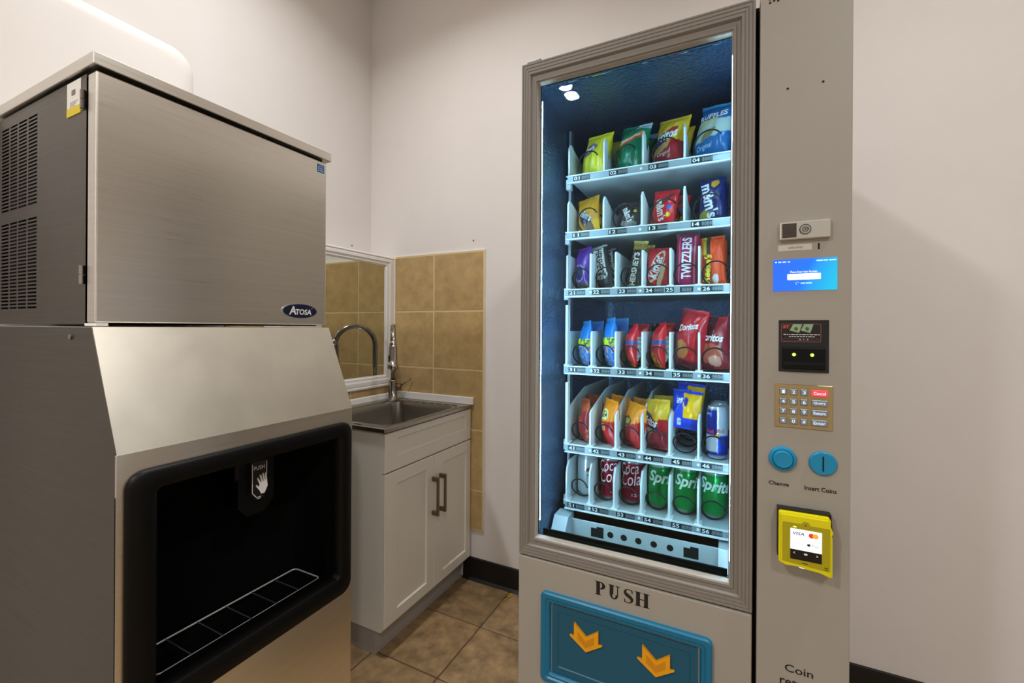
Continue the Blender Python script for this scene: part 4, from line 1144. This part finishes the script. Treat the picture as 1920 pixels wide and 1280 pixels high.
# ---- row 2: bars
def p21(u, v):
    c = (88, 40, 138)
    if inel(u, v, -0.1, 0.38, 0.72, 0.20): c = (46, 42, 84)
    if inel(u, v, -0.1, 0.38, 0.72, 0.20) and not inel(u, v, -0.1, 0.38, 0.62, 0.17): c = (150, 140, 170)
    if v < 0.16: c = (84, 74, 62) if nzv(u, v, 2, 5) > 0 else (54, 44, 66)
    return c
bag('21', 'candy_pouch', 'purple pouch with grey ringed emblem above shelf tag 21', 0.060, 0.130, 0.036, p21, yaw=-30, tilt=6, roll=-2, dx=-0.004)
def p22(u, v):
    c = (34, 28, 34)
    if -0.62 < u < 0.55 and 0.22 < v < 0.93: c = (228, 224, 222)
    if -0.8 < u < -0.70 : c = (196, 192, 192)
    if inel(u, v, 0.0, 0.28, 0.7, 0.09): c = (190, 186, 184) if nzv(u, v, 4, 2) > -0.1 else (44, 38, 40)
    if v > 0.95: c = (170, 166, 170)
    return c
bag('22', 'chocolate_bar', 'black and white wrapped chocolate bar above shelf tag 22', 0.056, 0.130, 0.022, p22, yaw=-6, tilt=7, roll=-12, dx=-0.007, p=5, boxy=0.3, cat='chocolate bar', mt=PAPERW, texts=[("HERSHEY'S", 0.0, 0.60, 0.082, 0.021, -90, (30, 26, 30), bold)])
def p23(u, v):
    c = (44, 28, 24)
    if v > 0.80: c = (176, 142, 62) if nzv(u, v, 3, 1) > -0.15 else (110, 82, 40)
    if v > 0.95: c = (206, 188, 110)
    if v < 0.06: c = (140, 130, 110)
    return c
bag('23', 'chocolate_bar', 'slim dark brown chocolate bar with gold top above shelf tag 23', 0.042, 0.136, 0.016, p23, yaw=-8, tilt=6, roll=8, dx=0.002, p=6, boxy=0.25, cat='chocolate bar', mt=PAPERW, texts=[("HERSHEY'S", -0.18, 0.40, 0.094, 0.018, 90, (236, 230, 222), bold)])
def p24(u, v):
    c = (196, 24, 38)
    if inel(u, v, -0.12, 0.52, 0.78, 0.27, 24): c = (228, 208, 176)
    if inel(u, v, -0.14, 0.52, 0.70, 0.22, 24): c = (206, 30, 40)
    if inel(u, v, 0.3, 0.24, 0.5, 0.14, 40): c = (222, 190, 150)
    return c
bag('24', 'wafer_bar', 'red wafer bar with white oval logo above shelf tag 24', 0.062, 0.112, 0.024, p24, yaw=-6, tilt=6, roll=2, dx=-0.004, p=5, boxy=0.3, cat='wafer bar', mt=PAPERW, texts=[("KitKat", -0.15, 0.50, 0.066, 0.024, 76, (226, 238, 240), ital)])
def p25(u, v):
    c = (164, 18, 82)
    if abs(u) > 0.80: c = (126, 30, 56)
    if 0.60 < abs(u) < 0.68: c = (206, 120, 130)
    if v > 0.94: c = (116, 40, 60)
    return c
bag('25', 'licorice_pack', 'tall magenta licorice pack with vertical white letters above shelf tag 25', 0.062, 0.146, 0.020, p25, yaw=-5, tilt=4, roll=1, dx=0.001, p=5, boxy=0.3, cat='candy pack', texts=[("TWIZZLERS", -0.04, 0.53, 0.112, 0.026, 90, (232, 238, 244), bold)])
def p26(u, v):
    c = (236, 76, 22)
    if -0.75 < u < -0.12 and v > 0.62: c = (190, 160, 40) if u < -0.42 else (62, 32, 22)
    if -0.80 < u < -0.05 and v < 0.62: c = (150, 60, 20)
    if inel(u, v, 0.22, 0.13, 0.24, 0.09): c = (212, 206, 200)
    return c
bag('26', 'peanut_cup_pack', 'orange peanut butter cup pack with yellow letters above shelf tag 26', 0.064, 0.132, 0.026, p26, yaw=-12, tilt=5, roll=-3, dx=-0.002, p=5, boxy=0.3, cat='candy pack', mt=PAPERW, texts=[("Reese's", -0.42, 0.34, 0.076, 0.020, 82, (236, 206, 40), ital)])
# ---- row 3: bags turned edge-on
def p31(u, v):
    c = (24, 116, 196)
    if 0.42 < v < 0.58: c = (186, 206, 44) if nzv(u, v, 3, 2) > -0.25 else (40, 60, 70)
    if v < 0.42 and nzv(u, v, 3.5, 7) > 0.12: c = (206, 150, 120) if u > 0 else (120, 190, 190)
    if v > 0.93: c = (40, 130, 200)
    return c
def grayback(u, v): return (24, 78, 150) if v > 0.75 or v < 0.1 else ((190, 196, 200) if int(v * 60) % 2 else (150, 158, 164))
bag('31', 'gummy_bag', 'leftmost blue gummy bag with lime band, next to the white tray post', 0.084, 0.130, 0.036, p31, yaw=-58, tilt=3, dx=0.003, roll=-2)
bag('32', 'gummy_bag', 'taller blue gummy bag with lime band, just left of the red cookie bags', 0.084, 0.138, 0.036, p31, yaw=-60, tilt=2, dx=0.006, roll=-3)
def p33(u, v):
    c = (204, 22, 34)
    if 0.50 < v < 0.60: c = (60, 76, 150)
    if v < 0.34 and u < 0.5: c = (226, 160, 40) if nzv(u, v, 2, 9) > 0.0 else (214, 60, 40)
    if v > 0.62 and u < -0.2: c = (46, 20, 26)
    if 0.66 < v < 0.80 and -0.75 < u < -0.25 and nzv(u, v, 6, 2) > 0.0: c = (196, 196, 198)
    return c
def back33(u, v): return (200, 24, 36) if v > 0.7 or v < 0.15 else ((196, 198, 200) if int(v * 70) % 2 else (150, 154, 158))
bag('33', 'cookie_bag', 'red and yellow cookie bag seen edge-on, beside the blue gummy bag', 0.078, 0.120, 0.044, p33, yaw=-66, tilt=2, roll=-3, dx=0.002, back=back33)
bag('34', 'cookie_bag', 'red and yellow cookie bag seen edge-on, beside the tall red tortilla chip bag', 0.078, 0.124, 0.044, p33, yaw=-62, tilt=2, roll=-3, dx=0.003, back=back33)
def p35(u, v):
    c = (176, 22, 36)
    if inel(u, v, -0.2, 0.30, 0.55, 0.16): c = (196, 120, 60)
    if v < 0.12: c = (96, 14, 24)
    if u < -0.5: c = (130, 22, 34)
    return c
bag('35', 'tortilla_chip_bag', 'tall red tortilla chip bag with peaked top above shelf tag 35', 0.086, 0.156, 0.054, p35, yaw=-34, tilt=4, roll=9, dx=-0.001, texts=[("Doritos", 0.06, 0.70, 0.058, 0.018, 14, (226, 206, 206), ital)])
def p36(u, v):
    c = (136, 18, 30)
    if v > 0.62: c = (72, 16, 26) if u < 0.35 else (150, 24, 36)
    if inel(u, v, -0.05, 0.30, 0.75, 0.19): c = (176, 84, 60)
    if inel(u, v, 0.2, 0.16, 0.4, 0.10): c = (214, 150, 130)
    return c
bag('36', 'tortilla_chip_bag', 'dark red tortilla chip bag with white letters above shelf tag 36', 0.086, 0.138, 0.052, p36, yaw=-22, tilt=5, roll=-5, dx=0.0, texts=[("Doritos", 0.10, 0.60, 0.062, 0.020, -8, (232, 222, 222), ital)])
# ---- row 4
def p41(u, v):
    c = (150, 30, 34)
    if v > 0.72: c = (176, 74, 40)
    if inel(u, v, -0.2, 0.66, 0.5, 0.10): c = (70, 84, 48)
    if v < 0.55 and nzv(u, v, 3, 4) > 0.2: c = (196, 96, 60)
    return c
bag('41', 'snack_bag', 'dull red snack bag seen edge-on above shelf tag 41', 0.078, 0.124, 0.036, p41, yaw=-56, tilt=3, roll=-3, dx=0.003)
def p42(u, v):
    c = (238, 136, 20) if v > 0.50 + 0.05 * u else (196, 30, 34)
    if inel(u, v, -0.15, 0.66, 0.52, 0.13): c = (226, 216, 150)
    if inel(u, v, -0.15, 0.66, 0.40, 0.09) and nzv(u, v, 6, 8) > -0.05: c = (40, 34, 20)
    if inel(u, v, -0.2, 0.36, 0.4, 0.08): c = (222, 150, 96)
    return c
bag('42', 'snack_bag', 'orange and red snack bag with round pale emblem above shelf tag 42', 0.076, 0.128, 0.040, p42, yaw=-48, tilt=3, roll=3, dx=0.005)
def p43(u, v):
    c = (232, 140, 26) if v > 0.50 + 0.14 * u else (190, 32, 34)
    if inel(u, v, -0.35, 0.58, 0.45, 0.11): c = (60, 60, 30)
    if inel(u, v, -0.35, 0.58, 0.34, 0.07): c = (180, 170, 90)
    return c
bag('43', 'snack_bag', 'orange and red snack bag with dark oval emblem above shelf tag 43', 0.080, 0.122, 0.042, p43, yaw=-44, tilt=4, roll=4, dx=0.004)
def p44(u, v):
    c = (226, 182, 44) if v > 0.58 - 0.05 * u else (150, 24, 40)
    if inel(u, v, -0.2, 0.54, 0.70, 0.12, -14): c = (36, 34, 66)
    if inel(u, v, -0.4, 0.36, 0.36, 0.07): c = (186, 146, 90)
    if u > 0.4 and 0.38 < v < 0.6: c = (190, 26, 40)
    return c
bag('44', 'snack_bag', 'yellow and crimson corn chip bag above shelf tag 44', 0.082, 0.136, 0.046, p44, yaw=-34, tilt=6, roll=-5, dx=0.0, texts=[("Fritos", -0.2, 0.545, 0.050, 0.022, -14, (214, 214, 220), ital)])
def p45(u, v):
    c = (20, 60, 196)
    if v > 0.28 and u > -0.12 - 0.25 * (v - 0.5) and v < 0.92: c = (240, 182, 14)
    if inel(u, v, 0.02, 0.70, 0.16, 0.12): c = (18, 40, 150)
    if u < -0.75 and v < 0.4: c = (226, 186, 40)
    if -0.66 < u < -0.22 and 0.64 < v < 0.78 and nzv(u, v, 7, 3) > -0.12: c = (232, 236, 240)
    if -0.5 < u < -0.24 and 0.08 < v < 0.26 and nzv(u, v, 9, 5) > -0.05: c = (214, 222, 232)
    return c
bag('45', 'snack_cake_pack', 'blue and yellow snack pack perched on the coil above shelf tag 45', 0.078, 0.104, 0.030, p45, yaw=-12, tilt=8, roll=3, dx=-0.003, dz=0.064)

# ---- cans
def can(num, name, label, paint, r=0.0328, h=0.122, yaw=0, dx=0, dy=0.0, dz=0.0, texts=(), slim=False):
    xc, zt, lw = LANE[num]
    base = Vector((xc + dx, YS + 0.058 + dy, zt + 0.0005 + dz))
    neck = r * 0.80
    pf = [(0.0, 0.006), (r * 0.62, 0.006), (r * 0.72, 0.0), (r * 0.80, 0.002), (r, 0.013)]
    for k in range(1, 26): pf.append((r, 0.013 + (h - 0.013 - 0.016) * k / 25))
    pf += [(r * 0.95, h - 0.010), (neck * 1.03, h - 0.003), (neck * 1.03, h), (neck * 0.97, h), (neck * 0.95, h - 0.004), (0, h - 0.004)]
    n = 64
    b = B(); lay = b.verts.layers.float_color.new('Col'); rings = []
    for (rr_, z) in pf:
        ring = []
        for k in range(n if rr_ > 0 else 1):
            a = 2 * pi * k / n
            q = b.verts.new((rr_ * sin(a), -rr_ * cos(a), z))
            aa = a if a < pi else a - 2 * pi
            c = paint(math.degrees(aa), z / h) if (0.010 < z < h - 0.009 and rr_ > neck * 1.04) else (190, 192, 194)
            q[lay] = (*lin(c), 1); ring.append(q)
        rings.append(ring)
    for A, Bv in zip(rings, rings[1:]):
        for k in range(n):
            k2 = (k + 1) % n
            if len(A) == 1: b.faces.new((A[0], Bv[k2], Bv[k]))
            elif len(Bv) == 1: b.faces.new((A[k], A[k2], Bv[0]))
            else: b.faces.new((A[k], A[k2], Bv[k2], Bv[k]))
    bmesh.ops.recalc_face_normals(b, faces=b.faces)
    me = bpy.data.meshes.new(name); b.to_mesh(me); b.free(); me.shade_smooth(); me.materials.append(CANM)
    o = bpy.data.objects.new(name, me); link(o); o.location = base; ORG[o] = base
    o.rotation_euler = (0, 0, radians(yaw))
    tag(o, label, 'can', 'products in the vending machine')
    for (s, ca, cz, tw, th, rot, col, kws) in texts:
        tb = B()
        f2 = lambda a, c: Vector(((r + 0.0004) * sin(a / r), -(r + 0.0004) * cos(a / r), c))
        text_on(tb, s, (radians(ca) * r, cz * h), tw, th, rot, f2, maxe=0.004, **kws)
        tm = bpy.data.meshes.new('lettering'); tb.to_mesh(tm); tb.free(); tm.materials.append(mat('ink_%d_%d_%d' % tuple(col), col, 0.4))
        link(bpy.data.objects.new('lettering', tm), o)
    ITEMS[num] = o
    return o
def pp(a, v):
    c = (196, 200, 204)
    if ((a - 30) / 28) ** 2 + ((v - 0.60) / 0.13) ** 2 < 1:
        c = (150, 36, 50) if v > 0.60 else ((226, 226, 228) if v > 0.56 else (40, 50, 110))
    return c
can('51', 'soda_can', 'silver soda can with round red and blue emblem above shelf tag 51', pp, dx=0.006, dy=0.03)
def pc(a, v): return (150, 14, 40) if v > 0.06 else (186, 186, 188)
tx_c = [("Coca", -8, 0.83, 0.058, 0.032, 8, (240, 226, 228), dict(shear=0.35)), ("Cola", 0, 0.58, 0.060, 0.036, 8, (240, 226, 228), dict(shear=0.35)), ("12", 22, 0.22, 0.014, 0.008, 0, (230, 210, 212), {})]
can('52', 'soda_can', 'dark red cola can with white script, beside the silver can', pc, dx=0.006, dy=0.032, texts=tx_c)
can('53', 'soda_can', 'dark red cola can with white script, beside the green cans', pc, dx=0.000, dy=0.032, texts=tx_c, yaw=-8)
def ps(a, v): return (0, 146, 64) if v > 0.07 else (186, 190, 188)
for num, yw, dx, wh in (('54', 16, 0.001, 'beside the dark red cola cans'), ('55', 14, 0.000, 'middle one of the three front green cans'), ('56', -10, 0.000, 'at the right end of the bottom tray')):
    can(num, 'soda_can', 'green lemon-lime soda can with white letters, ' + wh, ps, dx=dx, dy=0.032, yaw=yw, texts=[("Sprite", 14, 0.68, 0.092, 0.042, -6, (226, 240, 228), ital)])
def prb(a, v):
    left = a < 8
    c = (24, 44, 140) if (left == (v > 0.45)) else (196, 200, 206)
    if a > 20 + 14 * (v - 0.5) and v > 0.45: c = (206, 208, 212)
    if not left and v <= 0.45: c = (22, 50, 160)
    if left and v > 0.45: c = (24, 40, 130)
    if ((a - 12) / 9) ** 2 + ((v - 0.45) / 0.035) ** 2 < 1: c = (222, 170, 40)
    if ((a + 4) / 9) ** 2 + ((v - 0.47) / 0.03) ** 2 < 1: c = (170, 30, 40)
    if v < 0.13: c = (24, 44, 130)
    return c
can('46', 'energy_drink_can', 'slim blue and silver energy drink can above shelf tag 46', prb, r=0.0262, h=0.135, dx=0.006, dy=-0.004, yaw=-6, texts=[("Red", -30, 0.53, 0.018, 0.010, 0, (190, 40, 60), bold), ("Bull", 28, 0.55, 0.018, 0.010, 0, (150, 60, 60), bold), ("ENERGY", -38, 0.86, 0.014, 0.004, 0, (206, 214, 226), {})])

# ---- packs waiting behind the front ones
for num, dx, dy, dz, rz, words in (
    ('01', 0.004, 0.075, 0.0, 0, 'yellow crisp bag behind the front bag'), ('02', 0.004, 0.075, 0, 0, 'green crisp bag behind the front bag'), ('03', 0.004, 0.075, 0, 0, 'yellow and red corn chip bag behind the front bag'), ('04', 0.004, 0.075, 0, 0, 'blue ridged crisp bag behind the front bag'),
    ('11', 0.010, 0.070, 0, 0, 'mustard yellow candy pouch behind the front pouch'), ('12', 0.014, 0.070, 0, 0, 'dark brown candy pouch behind the front pouch'), ('13', 0.024, 0.060, 0, 10, 'red candy pouch behind the front pouch'), ('14', 0.006, 0.070, 0, 0, 'navy candy pouch behind the front pouch'),
    ('21', 0.008, 0.070, 0, 8, 'purple pouch behind the front pouch'), ('22', 0.010, 0.070, 0, 0, 'black and white chocolate bar behind the front bar'), ('23', 0.008, 0.070, 0, 0, 'dark brown chocolate bar behind the front bar'), ('24', 0.002, 0.070, 0, 0, 'red wafer bar behind the front bar'), ('25', 0.002, 0.070, 0, 0, 'magenta licorice pack behind the front pack'), ('26', 0.004, 0.070, 0, 0, 'orange peanut butter cup pack behind the front pack'),
    ('31', 0.002, 0.080, -0.0, 30, 'blue gummy bag behind the leftmost gummy bag'), ('32', 0.006, 0.080, 0, 36, 'blue gummy bag behind the taller gummy bag'), ('33', 0.002, 0.075, 0, 40, 'red cookie bag behind the cookie bag nearer the gummy bags'), ('34', 0.002, 0.075, 0, 40, 'red cookie bag behind the cookie bag nearer the tortilla chips'), ('35', 0.0, 0.085, 0, 8, 'red tortilla chip bag behind the front bag'), ('36', 0.0, 0.085, 0, 0, 'dark red tortilla chip bag behind the front bag'),
    ('41', 0.006, 0.085, 0, 20, 'dull red snack bag behind the front bag'), ('42', 0.006, 0.085, 0, 20, 'orange and red snack bag behind the bag with pale round emblem'), ('43', 0.006, 0.085, 0, 20, 'orange and red snack bag behind the bag with dark oval emblem'), ('44', 0.006, 0.080, 0, 0, 'yellow and crimson corn chip bag behind the front bag'), ('45', 0.004, 0.070, 0.012, 0, 'blue and yellow snack pack behind the perched front pack'), ('46', 0.004, 0.075, 0, 0, 'slim blue energy drink can behind the front can'),
    ('51', 0, 0.070, 0, 0, 'silver soda can behind the front can'), ('52', 0, 0.070, 0, 0, 'dark red cola can behind the left cola can'), ('53', 0, 0.070, 0, 0, 'dark red cola can behind the right cola can'), ('54', 0, 0.070, 0, 0, 'green soda can behind the left front green can'), ('55', 0, 0.070, 0, 0, 'green soda can behind the middle front green can'), ('56', 0, 0.070, 0, 0, 'green soda can behind the right front green can')):
    behind(num, words + ' above shelf tag ' + num, dx, dy, dz, rz)

# small yellow hook-shaped tie lying on the floor by the baseboard
px_, py_ = 0.951, -0.045
b = B()
tube(b, [(px_ + 0.010 * cos(2 * pi * k / 20), py_ + 0.010 * sin(2 * pi * k / 20), 0.003) for k in range(20)], 0.0022, 8, closed=True)
tube(b, [(px_ - 0.001, py_ - 0.009, 0.003), (px_ - 0.006, py_ - 0.05, 0.0025), (px_ - 0.010, py_ - 0.085, 0.002)], [0.0024, 0.0018, 0.0012], 8)
tag(obj('cable_tie', b, mat('yellow_tie', (214, 168, 30), 0.4), None, True, (px_, py_, 0)), 'small yellow plastic tie with a loop on the floor tiles by the baseboard', 'cable tie')
